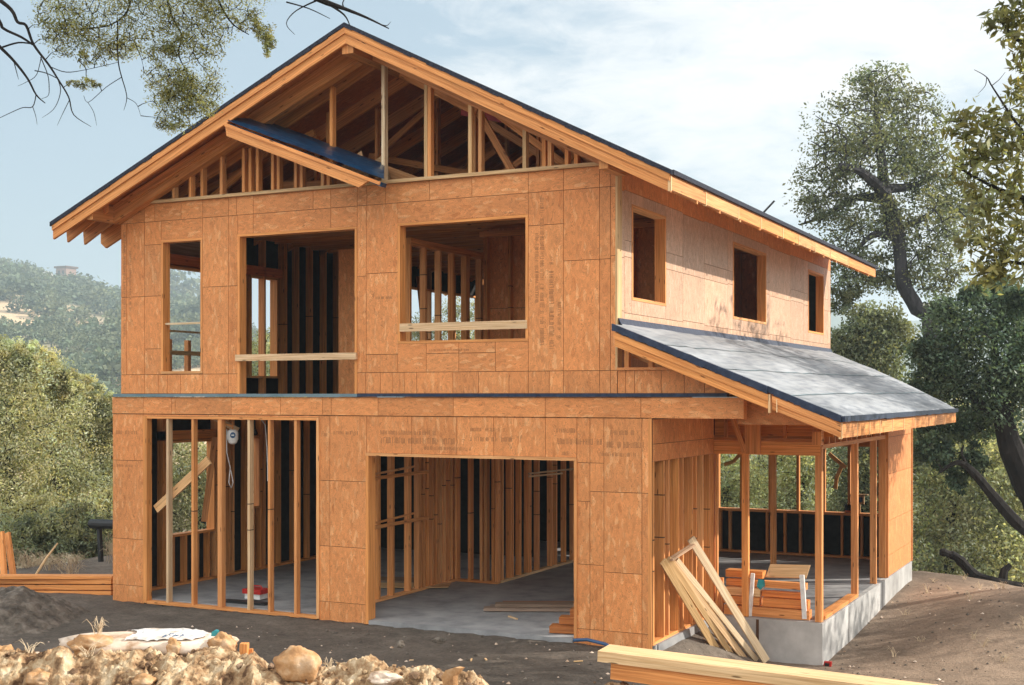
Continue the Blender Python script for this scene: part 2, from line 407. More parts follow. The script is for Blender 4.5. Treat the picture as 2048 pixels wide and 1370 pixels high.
rects += grid([-4.36, -4.21], [3.41, 4.75, 5.73], True) + grid([-4.21, -3.70], [3.41, 3.66, 4.78, 5.73], True)
rects += [(-3.70, -1.72, 5.45, 5.73, False)] + grid([-3.7, -3.25], [3.41, 3.8], False) + grid([-3.25, -2.75, -2.2], [3.41, 3.66, 3.8], False) + grid([-2.2, -1.72], [3.41, 3.8], False)
rects += grid([-1.72, -1.22], [3.41, 5.3, 5.73], True) + grid([-1.22, -.72], [3.41, 4.82, 5.73], True) + grid([-.72, -.57], [3.41, 4.82, 5.73], True) + grid([-.57, -.48], [3.41, 4.86, 5.73], True)
ub = [-8.67, -8.2, -7.92, -7.75, -7.5, -7.08, -6.6, -6.43, -4.36, -4.22, -3.98, -3.78, -3.6, -3.4, -2.84, -2.45, -2.0, -1.72, -1.42, -1.22, -.72, -.57, -.48]
rects += grid(ub, [3.12, 3.41], True)
mb = MB(); panels(mb, 1, UF, -1, rects, [W1, W2, W3])
uw = mb.build('wall', WM, house)
f1 = frame(uw, 1, UF, -1, W1); f2 = frame(uw, 1, UF, -1, W2, bottom=False, name='door_frame'); f3 = frame(uw, 1, UF, -1, W3)
stick('guard_rail', (-6.44, .0, 3.595), (-4.35, .043, 3.69), uw, LUMP); stick('guard_rail', (-3.66, .03, 3.965), (-1.73, .068, 4.075), uw, LUMP)
stick('guard_rail', (-7.83, .09, 4.16), (-7.12, .12, 4.19), uw, LUMP)
stick('top_plate', (-8.55, -.01, 6.0), (-.62, .19, 6.045), uw, LUMP)
stick('corner_trim', (-.502, .044, 3.42), (-.474, .2, 6.0), uw, LUMP)
stamp_rows('panel_stamp', uw, [(-1.55, 3.75, 1.9, .06, True), (-1.42, 3.7, 1.1, .07, True), (-1.62, 4.3, .9, .05, True), (-8.62, 4.0, 1.6, .05, True), (-8.5, 4.4, .9, .04, True), (-1.3, 3.8, .5, .05, True), (-4.08, 4.42, .3, .04, False), (-3.2, 3.69, .6, .03, False)], 1, UF)
# strip under the lean-to roof to the right of the corner
mb = MB(); panels(mb, 1, UF + .01, -1, grid([-.48, -.37, -.25, .1, .4, .66], [3.12, 3.41], True), [], inner=False); panels(mb, 1, UF + .01, -1, grid([.66, .8, 1.17], [3.12, 3.24], False), [], inner=False)
mb.box((-.48, UF - .02, 3.41), (.52, .12, 3.445), (1, 1, 1), 0, 0)
mb.build('gable_infill', WM, uw)
# flashing ledge
mb = MB(); mb.box((-8.74, -.045, 3.074), (-4.3, .06, 3.118), 1.0, 0); mb.box((-4.3, -.047, 3.076), (.97, .058, 3.12), 1.0, 1)
mb.build('flashing', [FLASH, NAVY], house)
# ---- right hand side wall of upper storey (outer face x = -.48)
SF = -.48
SW = [(.56, 1.87, 4.33, 5.57), (5.08, 7.08, 4.33, 5.57), (10.17, 11.51, 4.33, 5.57)]
ys = [.06, .3, 1.0, 2.6, 3.6, 4.8, 7.3, 8.8, 9.8, 11.9, 12.16]
rects = []
for i, (a0, a1) in enumerate(zip(ys, ys[1:])):
    zs = [3.1, 4.15, 4.85 + (i % 2) * .02, 5.08, 5.72, 6.05] if i % 3 else [3.1, 4.17, 4.85, 5.70, 6.05]
    rects += grid([a0, a1], zs, True)
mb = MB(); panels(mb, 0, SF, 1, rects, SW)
for k, f in enumerate(mb.f):                                # eave shade put into colour: top row orange, rows below pale
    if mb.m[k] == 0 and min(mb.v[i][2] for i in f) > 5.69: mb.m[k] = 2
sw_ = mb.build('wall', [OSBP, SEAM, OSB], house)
for w in SW: frame(sw_, 0, SF, 1, w)
# ---- left wall of upper storey, back wall
LW = [(.45, 2.75, 3.40, 5.18), (3.05, 3.85, 3.40, 5.2), (8.3, 11.7, 3.75, 5.40)]
mb = MB(); panels(mb, 0, -8.67, -1, grid([.06, 1.2, 2.4, 3.6, 4.8, 6, 7.2, 8.4, 9.6, 10.8, 12.16], [3.1, 4.6, 6.0], True), LW)
ulw = mb.build('wall', WM, house)
for w in LW[:2]: frame(ulw, 0, -8.67, -1, w)
frame(ulw, 0, -8.67, -1, LW[2])
mb = MB(); panels(mb, 1, 12.16, 1, grid([-8.67, -7.4, -6.2, -5, -3.8, -2.6, -1.4, -.48], [3.1, 4.6, 6.05], True), [(-3.4, -1.9, 3.9, 5.3)])
mb.build('wall', WM, house)
v = 2.85
for v in (2.80, 3.42, 4.0, 4.42, 4.85, 5.3, 5.75, 6.2, 6.7, 7.2, 7.7, 8.2, 9.3, 10.4, 11.75):
    lo = 3.1
    stick('upper_stud', (-8.635, v, lo), (-8.50, v + .04 + (.05 if v in (2.80, 4.0) else 0), 5.86), ulw)  # studs of the upper storey's outer left wall
stick('header', (-8.63, .1, 5.2), (-8.5, 3.95, 5.36), ulw, tint=(.95, .62, .5)); stick('top_plate', (-8.63, .1, 5.86), (-8.5, 12.1, 5.95), ulw)
stick('soffit_board', (-8.655, .3, 5.362), (-8.636, 2.78, 5.855), ulw, GREYW, (1.3, 1.4, 1.5), 1)
for zz in (3.75, 4.12): stick('guard_rail', (-8.66, .5, zz), (-8.62, 2.7, zz + (.07 if zz < 4 else .03)), ulw, LUMP)
for yy in (1.1, 1.56): stick('rail_post', (-8.72, yy, 3.35), (-8.64, yy + .075, 4.0), ulw)
# ---- upper floor, interior partitions and ceiling joists
part('subfloor', [SUBF], house, lambda m: m.box((-8.62, .18, 2.98), (-.52, 12.1, 3.05), 1.0))
part('floor_joists', [LUM], house, lambda m: [m.box((-8.75, y, 2.82), (-.1, y + .04, 2.975), wt()) for y in np.arange(.5, 9.7, .41)])
pt = stick('partition_plate', (-4.36, 1.3, 5.32), (-4.24, 11.5, 5.42), house)
stick('bottom_plate', (-4.35, 1.3, 3.052), (-4.25, 11.5, 3.09), pt)
for v in (1.3, 1.75, 2.2, 2.62, 3.05, 3.12, 3.55, 4.0, 4.4, 4.85, 4.92, 5.35, 5.8, 6.3, 6.9, 7.5, 8.2):
    stick('upper_stud', (-4.35, v, 3.09), (-4.25, v + .045, 5.32), pt)
board('brace', (-4.3, 4.2, 3.1), (-4.3, 5.3, 5.6), .09, .04, pt)
for p0, p1 in (((-6.6, 6.0, 3.1), (-7.8, 7.6, 5.5)), ((-6.2, 5.2, 4.1), (-7.4, 7.0, 3.3))): board('brace', p0, p1, .11, .04, house, mat=LUM)
cp = stick('partition_plate', (-4.2, 3.4, 5.65), (-.62, 3.5, 5.74), house)
for u in np.arange(-4.1, -.7, .42): stick('upper_stud', (u, 3.4, 3.06), (u + .04, 3.5, 5.65), cp)
mb = MB(); panels(mb, 1, 9.0, -1, grid([-3.6, -2.4, -1.2, -.66], [3.06, 4.5, 5.8], True), []); mb.build('partition', [OSB, SEAM, OSB], house); mb = MB(); panels(mb, 1, 3.53, -1, grid([-4.2, -3.0, -1.8, -.66], [3.06, 4.5, 5.8], True), []); mb.build('partition', [OSB, SEAM, OSB], house)
mb = MB(); panels(mb, 1, 2.35, -1, grid([-6.22, -5.5], [3.06, 5.45], True), []); mb.build('partition', [OSB, SEAM, INNER_SHADE], house)
for u in (-3.3, -2.7, -2.1, -1.5, -.95): stick('upper_stud', (u, 8.86, 3.06), (u + .04, 8.97, 5.8), cp)
def joists(m):
    for y in np.arange(.35, 12, .56): m.box((-8.5, y, 5.87 if y < 2 else 5.8), (-.66, y + .042, 6.0), wt(.75, 1))
    for u in (-6.4, -4.3, -2.4): m.box((u, .3, 6.001), (u + .09, 12, 6.04), wt())
part('ceiling_joists', [LUM], house, joists)
part('attic_deck', [OSB], house, lambda m: m.box((-8.5, .9, 6.045), (-.66, 12, 6.06), 1.0))

# ------------------------------------------------------------------ main roof
RX, RZ = -4.12, 8.05; EX, EZ = .45, 5.74; LX, LZ = -9.42, 5.71; Y0, Y1 = -.6, 12.15
sr, sl = (RZ - EZ) / (EX - RX), (RZ - LZ) / (RX - LX)
def rz(u): return RZ - (u - RX) * sr if u > RX else RZ - (RX - u) * sl
main_roof = empty('main_roof', None, None); main_roof.parent = house
def deck(m):
    for a, b in ((LX, RX), (RX, EX)):
        za, zb = rz(a), rz(b)
        m.prism([(a, Y0, za - .02), (b, Y0, zb - .02), (b, Y0, zb - .04), (a, Y0, za - .04)], (0, Y1 - Y0, 0), (.72, .58, .48))
part('roof_sheathing', [OSB], main_roof, deck)
def memb(m):
    for a, b in ((LX - .03, RX), (RX, EX + .03)):
        n = 26
        for i in range(n):
            for j in range(22):
                P = []
                for (ii, jj) in ((i, j), (i + 1, j), (i + 1, j + 1), (i, j + 1)):
                    u = a + (b - a) * ii / n; y = Y0 - .03 + (Y1 - Y0 + .06) * jj / 22
                    P.append((u, y, rz(u) + .012 + .016 * mn.noise((u * 1.7, y * 1.7, 0))))
                m.quad(P, [(p[0], p[1]) for p in P])
        za, zb = rz(a), rz(b)
        k = 40
        for i in range(k):                                  # ragged turned-down edge
            u0, u1 = a + (b - a) * i / k, a + (b - a) * (i + 1) / k
            d = .02 + .018 * rnd.random()
            m.prism([(u0, Y0 - .036, rz(u0) + .03), (u1, Y0 - .036, rz(u1) + .03), (u1, Y0 - .036, rz(u1) - d), (u0, Y0 - .036, rz(u0) - d)], (0, .03, 0), 1.0, 1)
    m.box((EX + .01, Y0, EZ - .035), (EX + .045, Y1, EZ + .02), 1.0, 1)
part('underlayment', [NAVY, EDGE], main_roof, memb)
def sloped(m, a, b, y0, y1, top, depth, tint=None):
    t = tint or wt(.95, 1.1)
    m.prism([(a, y0, rz(a) - top), (b, y0, rz(b) - top), (b, y0, rz(b) - top - depth), (a, y0, rz(a) - top - depth)], (0, y1 - y0, 0), t)
for a, b in ((LX, RX), (RX, EX - .0)):
    part('barge_board', [LUM], main_roof, lambda m: (sloped(m, a, b, Y0 + .004, Y0 + .045, .042, .20)))
    part('barge_trim', [LUM], main_roof, lambda m: (sloped(m, a, b, Y0 - .022, Y0 + .002, .026, .085, wt(1.0, 1.12))))
    a2, b2 = (LX + .75, RX - .12) if a == LX else (RX + .12, EX - 1.0)
    part('gable_rafter', [LUM], main_roof, lambda m: sloped(m, a2, b2, -.12, .03, .045, .27, wt(.85, .95)))
stick('ridge_beam', (RX - .09, Y0 + .05, RZ - .37), (RX + .09, Y1 - .2, RZ - .06), main_roof, tint=wt(.8, .9), axis=1)
for u, z0 in ((-8.72, 5.86), (-.42, 5.98)):
    stick('lookout', (u - .06, Y0 + .047, z0 - .13), (u + .06, .04, rz(u) - .045 if u < -4 else z0 + .0), main_roof, tint=wt(.7, .85), axis=1)
ry = [.40, 1.35, 2.3, 3.3, 4.3, 5.3, 6.4, 7.4, 8.4, 9.4, 10.4, 11.4]
for i, y in enumerate(ry):
    for a, b in ((LX, RX - .09), (RX + .09, EX)):
        part('rafter', [LUM], main_roof, lambda m: m.prism([(a, y, rz(a) - .045), (b, y, rz(b) - .045), (b, y, rz(b) - .25), (a if a > LX else a + .10, y, rz(a) - .25 - (.03 if a == LX else 0)), (a, y, rz(a) - .2)][:5], (0, .042, 0), wt(1.0, 1.2)))
# left eave: plumb-cut tails of the overhang; right eave fascia in lengths with pale rafter ends between
for y in (-.33, .02): part('rafter', [LUM], main_roof, lambda m: m.prism([(LX, y, rz(LX) - .045), (-8.6, y, rz(-8.6) - .045), (-8.6, y, rz(-8.6) - .2), (LX + .02, y, rz(LX) - .26)], (0, .042, 0), wt(.85, 1.05)))
fy = [-.59, .75, 2.2, 3.35, 4.6, 5.6, 6.75, 7.9, 9.4, 12.1]
for y0, y1 in zip(fy, fy[1:]):
    stick('fascia', (EX - .03, y0 + .014, EZ - .21), (EX + .006, y1 - .014, EZ - .045), main_roof, tint=wt(.9, 1.1), axis=1)
    stick('rafter_end', (EX - .028, y0 - .012, EZ - .23), (EX + .012, y0 + .012, EZ - .05), main_roof, LUMP, (1.15, 1.15, 1.15), 2)
part('roof_vent', [BLACK], main_roof, lambda m: (m.beam((-.25, 5.9, rz(-.25) - .02), (-.05, 6.0, rz(-.25) + .22), .05, .03)))
# open gable: studs from the plate to the rafters
for u in (-8.05, -7.62, -7.30, -7.08, -6.72, -4.86, -4.0, -3.32, -3.2, -2.58, -2.43, -1.78, -1.5, -1.42, -1.18, -1.05):
    d = .11 if u in (-3.32, -4.0, -4.86) else 0
    stick('gable_stud', (u, .0 + d, 6.045), (u + .05, .09 + d, rz(u + .04) - .28), main_roof, LUMP if u in (-4.0, -3.32, -2.58, -1.78) else LUM)
# web members inside the attic
for p0, p1 in (((-4.1, 1.6, 7.7), (-1.6, 1.6, 6.1)), ((-3.2, 3.4, 7.4), (-.9, 3.4, 6.1)), ((-5.6, 2.3, 6.9), (-2.6, 2.3, 6.2)), ((-4.1, 4.6, 7.6), (-6.6, 4.6, 6.1)), ((-6.3, 1.0, 6.3), (-3.0, 1.0, 6.15)),
               ((-2.9, .6, 7.25), (-2.2, .6, 6.1)), ((-2.3, .5, 7.0), (-.9, .5, 6.1)), ((-1.9, 1.1, 6.8), (-1.0, 1.1, 6.1)), ((-5.4, .9, 7.3), (-5.4, .9, 6.1)), ((-2.7, 2.5, 7.2), (-2.7, 2.5, 6.1)), ((-2.0, 2.0, 6.85), (-2.0, 2.0, 6.1)), ((-1.7, 2.4, 6.7), (-1.7, 2.4, 6.1)), ((-3.6, 2.0, 7.0), (-3.6, 2.0, 6.1)), ((-7.9, .8, 6.2), (-5.6, .8, 7.0)), ((-7.4, .6, 6.1), (-6.3, .6, 6.75))):
    board('web_member', p0, p1, .04, .10, main_roof, (0, 1, 0), tint=wt(.75, .95))
for (u, y) in ((-5.0, 1.6), (-4.4, 2.4), (-3.0, 1.0), (-2.9, 3.0), (-2.2, 1.4), (-2.35, 2.9), (-1.9, .9), (-1.62, 1.5), (-1.35, .7), (-1.2, 1.2), (-3.7, 3.4), (-5.9, 1.3), (-6.6, .8), (-7.2, .7)):
    board('web_post', (u, y, 6.06), (u, y, rz(u) - .2), .045, .09, main_roof, (1, 0, 0), tint=wt(.8, 1.05))
for (u0, z0, u1, z1, y) in ((-3.9, 7.6, -2.7, 6.95, .45), (-2.75, 7.2, -1.3, 6.1, .3), (-3.1, 7.3, -2.1, 6.75, .8), (-6.2, 6.2, -4.3, 7.5, 2.0), (-2.0, 6.9, -1.2, 6.2, .35), (-3.4, 6.1, -2.0, 6.9, 1.8), (-4.9, 6.15, -3.6, 6.9, 2.8)):
    board('web_member', (u0, y, z0), (u1, y, z1), .04, .09, main_roof, (0, 1, 0), tint=wt(.85, 1.05))
part('attic_strap', [RED], main_roof, lambda m: m.beam((-3.5, 1.5, 7.25), (-2.7, 1.5, 7.05), .02, .12, (0, 1, 0)))
# ---- small overlaid gable on the left
sg = empty('small_gable_roof', None, None); sg.parent = house
A, B = (-6.12, 6.94), (-3.60, 5.95); YF, YB = -.62, .62
sb = (A[1] - B[1]) / (B[0] - A[0])
part('rake_board', [LUM], sg, lambda m: (m.prism([(A[0], YF, A[1] - .045), (B[0] - .12, YF, B[1] + .0), (B[0] - .3, YF, B[1] - .09), (A[0] + .02, YF, A[1] - .20)], (0, .045, 0), (1.05, 1.05, 1.05)),
                                  m.prism([(A[0], YF - .02, A[1] - .015), (B[0] + .05, YF - .02, B[1] - .045), (B[0] + .03, YF - .02, B[1] - .085), (A[0], YF - .02, A[1] - .07)], (0, .018, 0), (1.15, 1.12, 1.1))))
def bm(m):
    n = 24; rows = 12
    prof = lambda t: .05 + .07 * math.sin(math.pi * min(1, max(0, t))) ** .6
    for i in range(n):
        for j in range(rows):
            P = []
            for ii, jj in ((i, j), (i + 1, j), (i + 1, j + 1), (i, j + 1)):
                t = jj / rows; u = A[0] + .04 + (B[0] + .06 - A[0] - .75 * t) * ii / n; y = YF - .01 + (YB - YF) * t
                P.append((u, y, A[1] - (u - A[0]) * sb - .02 + prof(t) + .14 * t + .015 * mn.noise((u * 3, y * 5, 3))))
            m.quad(P, [(p[0], p[1]) for p in P])
    m.prism([(A[0] + .04, YF + .05, A[1] - .02), (B[0] + .05, YF + .05, B[1] - .05), (B[0] + .03, YF + .05, B[1] - .10), (A[0] + .04, YF + .05, A[1] - .08)], (0, .10, 0), 1.0, 0)
part('underlayment', [BLUEM], sg, bm)
board('valley_rafter', (A[0], YB + .03, A[1] + .10), (B[0], YB + .03, B[1] + .10), .04, .14, sg, (0, 1, 0), tint=wt(.6, .7))
for u in (-6.30, -6.18, -6.05, -5.78, -5.68, -5.38, -5.28, -4.92, -4.82, -4.5):
    zt = (A[1] - .14 - (u + .04 - A[0]) * sb) if u > -6.1 else 6.68
    if zt > 6.1: stick('gable_stud', (u, -.02, 6.045), (u + .048, .07, zt), sg)
part('tie_rafter', [LUM], sg, lambda m: m.prism([(-8.5, -.17, 6.05), (A[0] - .02, -.17, A[1] + .12), (A[0] - .02, -.17, A[1] - .02), (-8.3, -.17, 6.03)], (0, .05, 0), (.95, .95, .95)))
part('scrap_sheathing', [LUMP], sg, lambda m: (m.prism([(-5.0, .5, 6.35), (-4.6, .52, 6.6), (-4.45, .5, 6.2), (-4.8, .48, 6.12)], (0, .02, 0), (.75, .65, .6)), m.prism([(-4.7, .62, 6.3), (-4.3, .64, 6.55), (-4.15, .6, 6.15)], (0, .02, 0), (.6, .55, .5))))

# ------------------------------------------------------------------ lean-to porch roof
porch = empty('porch_roof', None, None); porch.parent = house
PX0, PZ0, PX1, PZ1, PY0 = -.48, 3.945, 2.39, 2.80, -.36
ps = (PZ0 - PZ1) / (PX1 - PX0)
def yb(u): return 12.1 - (u - PX0) / (PX1 - PX0) * 2.85
def pz(u): return PZ0 - (u - PX0) * ps
def pdeck(m):
    n, k = 18, 40
    for i in range(n):
        for j in range(k):
            P = []
            for ii, jj in ((i, j), (i + 1, j), (i + 1, j + 1), (i, j + 1)):
                u = PX0 - .02 + (PX1 + .05 - PX0) * ii / n; t = jj / k
                y = PY0 + (yb(u) - PY0) * t
                if y < .06: u = max(u, -.37)
                P.append((u, y, pz(u) + .062 + .022 * mn.noise((u * 1.3, y * .9, 5)) + .012 * mn.noise((u * 4, y * 3, 1)) + .05 * math.sin(math.pi * (u - PX0) / 2.9) * t))
            m.quad(P, [(p[0] * 1.0, p[1] * 1.0) for p in P])
    for i in range(36):                                    # dark felted rake edge
        u0 = -.38 + (PX1 + .39) * i / 36; u1 = -.38 + (PX1 + .39) * (i + 1) / 36
        o = .0 if u1 < 1.57 else .03
        m.prism([(u0, PY0 - .03 + o, pz(u0) + .07), (u1, PY0 - .03 + o, pz(u1) + .07), (u1, PY0 - .03 + o, pz(u1) + .0 - .025 * rnd.random()), (u0, PY0 - .03 + o, pz(u0) + .0 - .025 * rnd.random())], (0, .07, 0), 1.0, 1)
    for j in range(30):
        y0 = PY0 + (yb(PX1) - PY0) * j / 30; y1 = PY0 + (yb(PX1) - PY0) * (j + 1) / 30
        m.box((PX1 + .02, y0, PZ1 + .0 - .012 * rnd.random()), (PX1 + .055, y1, PZ1 + .06), 1.0, 1)
    m.prism([(PX0 + .006, .06, PZ0 + .12), (PX0 + .006, 12.1, PZ0 + .12), (PX0 + .05, 12.1, PZ0 + .03), (PX0 + .05, .06, PZ0 + .03)], (.01, 0, .005), 1.0, 1)   # upturn at the wall
part('underlayment', [PORCHM, NAVY], porch, pdeck)
def psheath(m):
    m.prism([(PX0, .07, pz(PX0)), (-.36, .07, pz(-.36)), (-.36, PY0 + .05, pz(-.36)), (PX1, PY0 + .05, pz(PX1)), (PX1, 9.35, pz(PX1)), (PX0, 12.05, pz(PX0))], (0, 0, -.018), (.8, .75, .7))
def laps(m, u):
    if 1:
        for j in range(60):
            P = []
            for uu, jj in ((u, j), (u + .028, j), (u + .028, j + 1), (u, j + 1)):
                t = jj / 60 * .995; y = PY0 + (yb(uu) - PY0) * t
                P.append((uu, y, pz(uu) + .066 + .022 * mn.noise((uu * 1.3, y * .9, 5)) + .012 * mn.noise((uu * 4, y * 3, 1)) + .05 * math.sin(math.pi * (uu - PX0) / 2.9) * t + (.004 if uu > u else 0)))
            m.quad(P)
for lu in (.28, 1.02, 1.78): part('membrane_lap', [FLASH], porch, lambda m: laps(m, lu))
part('roof_sheathing', [OSB], porch, psheath)
def prake(m, a, b, y, d=.2):
    m.prism([(a, y, pz(a) - .03), (b, y, pz(b) - .03), (b, y, pz(b) - .03 - d), (a, y, pz(a) - .03 - d)], (0, .042, 0), wt(1, 1.1))
    m.prism([(a, y - .02, pz(a) - .022), (b, y - .02, pz(b) - .022), (b, y - .02, pz(b) - .1), (a, y - .02, pz(a) - .1)], (0, .018, 0), wt(1, 1.1))
part('barge_board', [LUM], porch, lambda m: prake(m, -.35, 1.57, PY0 + .0, .165)); part('barge_board', [LUM], porch, lambda m: prake(m, 1.60, PX1, PY0 + .035, .155))
part('board_end', [LUMP], porch, lambda m: (m.box((1.565, PY0 - .02, pz(1.57) - .235), (1.585, PY0 + .05, pz(1.57) - .02), (1.2, 1.2, 1.2)), m.box((1.655, PY0 + .0, pz(1.64) - .2), (1.665, PY0 + .04, pz(1.64) - .05), (1.2, 1.2, 1.2))))
py = [PY0 + .05, .55, 1.3, 2.0, 2.9, 3.8, 4.8, 5.8, 6.8, 7.9, 9.3]
for y0, y1 in zip(py, py[1:]):
    xs = PX0 + .02 if y0 > 0 else -.36
    stick('fascia', (PX1 - .03, y0 + .014, PZ1 - .19), (PX1 + .006, y1 - .014, PZ1 - .022), porch, tint=wt(.95, 1.1), axis=1)
    stick('rafter_end', (PX1 - .028, y0 - .012, PZ1 - .2), (PX1 + .012, y0 + .012, PZ1 - .02), porch, LUMP, (1.15, 1.15, 1.15), 2)
    part('rafter', [LUM], porch, lambda m: m.prism([(xs, y0, pz(xs) - .02), (PX1 - .03, y0, pz(PX1) - .02), (PX1 - .03, y0, pz(PX1) - .17), (xs, y0, pz(xs) - .17)], (0, .04, 0), wt(.85, 1)))
# triangle of open framing in the end of the lean-to
for u in (-.40, -.08, .1): stick('gable_stud', (u, .09, 3.445), (u + .06, .16, pz(u + .05) - .18), porch)
part('web_member', [LUM], porch, lambda m: (m.beam((-.4, .3, 3.65), (.75, .3, 3.2), .04, .1, (0, 1, 0), wt(.8, .9)), m.beam((-.3, .5, 3.35), (.3, .5, 3.48), .04, .09, (0, 1, 0), wt(.8, .9))))
part('end_panel', [OSB], porch, lambda m: m.prism([(1.0, .3, 2.74), (1.95, .3, 2.74), (1.95, .3, pz(1.95) - .05), (1.0, .3, pz(1.0) - .05)], (0, .015, 0), (.9, .88, .85)))

# ------------------------------------------------------------------ slab, foundation, sunroom
part('slab', [SLAB], house, lambda m: (m.box((-8.72, .11, -.3), (.05, 9.7, -.004), 1.0), m.box((-4.12, -.03, -.3), (-1.06, .11, -.004), 1.0), m.box((.05, 2.58, -.3), (1.46, 9.7, -.003), 1.0)))
def found(m):
    m.box((-.12, .06, -1.2), (.03, 2.56, -.012), 1.0); m.box((.03, 2.5, -1.6), (1.40, 2.62, -.006), 1.0); m.box((1.40, 2.5, -1.6), (1.54, 9.86, -.006), 1.0)
    m.box((-8.8, 9.7, -1.6), (1.40, 9.86, -.006), 1.0); m.box((-8.8, .02, -1.2), (-8.68, 9.7, -.07), 1.0)
fd = part('foundation', [CONC], house, found)
part('form_strip', [SEAM], fd, lambda m: (m.box((.62, 2.494, -1.0), (.66, 2.502, -.02), 1.0), m.box((1.538, 6.9, -1.0), (1.543, 6.92, -.02), 1.0), m.box((1.538, 4.2, -1.0), (1.543, 4.212, -.02), 1.0)))
# return wall beside the porch, open studs below and sheathing above
rw = empty('return_wall', None, None); rw.parent = house
mb = MB(); panels(mb, 0, .012, 1, grid([.03, 1.0, 2.5], [2.27, 2.49, 2.8], True), [], inner=False); mb.build('sheathing', WM, rw)
for v in (.03, .42, .60, .98, 1.16, 1.55, 1.72, 2.0, 2.3): stick('stud', (-.12, v, .03), (.008, v + .04, 2.27), rw, tint=wt(.95, 1.15))
stick('bottom_plate', (-.12, .02, -.01), (.01, 2.5, .03), rw)
# sunroom framing
sun = empty('sunroom_frame', None, None); sun.parent = house
def post(lo, hi, **k): return stick('post', lo, hi, sun, tint=wt(.95, 1.12), **k)
post((1.43, 2.54, .0), (1.52, 2.64, 2.40)); post((-.10, 2.54, 0), (.0, 2.64, 2.27)); post((.40, 2.55, 0), (.49, 2.63, 2.27)); post((.02, 2.54, 0), (.05, 2.6, 2.27))
post((1.42, 4.95, 0), (1.515, 5.05, 2.36)); post((-.52, 7.5, 0), (-.43, 7.6, 2.3)); post((1.40, 6.55, 0), (1.5, 6.62, 2.36)); post((1.40, 7.32, 0), (1.515, 7.40, 2.42))
stick('beam', (-.10, 2.53, 2.27), (1.50, 2.63, 2.46), sun, tint=wt(1, 1.1)); stick('beam', (-.10, 2.9, 2.52), (1.6, 2.95, 2.80), sun, LUM, (1.0, .92, .62))
for u in (.05, .9, 1.35): stick('block', (u, 2.85, 2.46), (u + .05, 2.9, 2.78), sun)
stick('plate', (-.10, 2.58, 2.46), (1.52, 2.68, 2.50), sun)
stick('king_post', (.47, 2.46, 2.28), (.68, 2.53, 2.78), sun, tint=wt(.95, 1.05)); board('strut', (.30, 2.48, 2.78), (.47, 2.48, 2.30), .05, .07, sun)
stick('beam', (1.41, 2.64, 2.36), (1.51, 7.4, 2.42), sun)
for y in np.arange(2.7, 7.3, .38): stick('cripple', (1.43, y, 2.42), (1.5, y + .05, 2.60), sun)
stick('beam', (1.40, 2.54, 2.60), (1.52, 9.8, 2.66), sun); stick('beam', (1.40, 2.5, 2.42), (1.52, 2.66, 2.60), sun, axis=1)
board('sill_plank', (1.46, 2.72, .035), (1.46, 4.9, .035), .14, .05, sun, tint=wt(1, 1.1))
mb = MB(); panels(mb, 0, 1.53, 1, [(7.40, 9.86, a, b, True) for a, b in ((.0, .36), (.36, .95), (.95, 1.75), (1.75, 2.38), (2.38, 2.66))], []); mb.build('wall', WM, sun)
stick('corner_trim', (1.44, 7.36, 0), (1.55, 7.402, 2.60), sun); stick('corner_trim', (1.5, 9.86, 0), (1.55, 9.9, 2.62), sun)
BW = [(-3.6, 1.32, .86, 2.12)]
mb = MB(); panels(mb, 1, 9.86, 1, grid([-8.79, -7.4, -6.2, -5, -3.8, -2.6, -1.4, -.2, 1.5], [-.01, 1.3, 2.66], True), BW + [(-7.8, -6.6, .9, 2.2)])
bwall = mb.build('wall', WM, sun)
stick('sill', (-3.7, 9.70, .81), (1.38, 9.87, .862), bwall); stick('bottom_plate', (-3.7, 9.7, 0), (1.38, 9.83, .04), bwall); stick('header', (-3.7, 9.70, 2.12), (1.38, 9.83, 2.3), bwall)
for u in (-2.55, -2.15, -1.95, -1.6, -1.2, -.85, -.55, -.2, .25, .62, 1.05, 1.3): stick('stud', (u, 9.71, .04), (u + .042, 9.82, .81), bwall, tint=wt(.9, 1.1))
for u in (-2.62, -2.2, -1.72, -1.15, -.60, -.1, .38, .95, 1.3): stick('stud', (u, 9.72, .862), (u + .05, 9.82, 2.12), bwall, tint=wt(.9, 1.1))

# ------------------------------------------------------------------ lower interior
ll = [(1.05, 2.25, .80, 2.36), (3.18, 3.48, 1.10, 2.38)]
mb = MB(); panels(mb, 0, -8.79, -1, grid([.02, 1.2, 2.4, 3.6, 4.8, 6.0, 7.2, 8.4, 9.86], [-.07, 1.3, 2.81], True), ll)
lwall = mb.build('wall', WM, house)
for w in ll: frame(lwall, 0, -8.79, -1, w, depth=.16)
for v in (.42, .95, 2.27, 2.62, 2.72, 3.08, 3.50, 3.6, 4.05, 4.5, 4.95, 5.4, 5.9, 6.4, 7.0): stick('stud', (-8.755, v, .04), (-8.64, v + (.042 if v not in (.95, 2.27) else .08), 2.74), lwall)
for v in (1.2, 1.5, 1.8, 2.08, 3.3): stick('stud', (-8.755, v, .04), (-8.64, v + .04, .80 if v < 3 else 1.1), lwall)
stick('bottom_plate', (-8.755, .1, 0), (-8.63, 9.6, .04), lwall); stick('header', (-8.755, .95, 2.37), (-8.64, 2.35, 2.52), lwall)
board('brace', (-8.04, .13, 1.36), (-7.05, .16, 2.13), .04, .13, lwall, (0, 1, 0), LUMP, (1.05, .95, .85)); board('brace', (-8.55, 1.85, 1.0), (-8.4, 1.95, 2.4), .05, .09, lwall)
board('brace', (-7.62, .9, 2.77), (-7.25, 1.1, 2.55), .05, .08, lwall, mat=LUMP, tint=(1.25, 1.35, 1.6))
gp = stick('partition_plate', (-4.93, .45, .0), (-4.82, 3.75, .04), house)
stick('top_plate', (-4.93, .3, 2.7), (-4.82, 3.75, 2.78), gp)
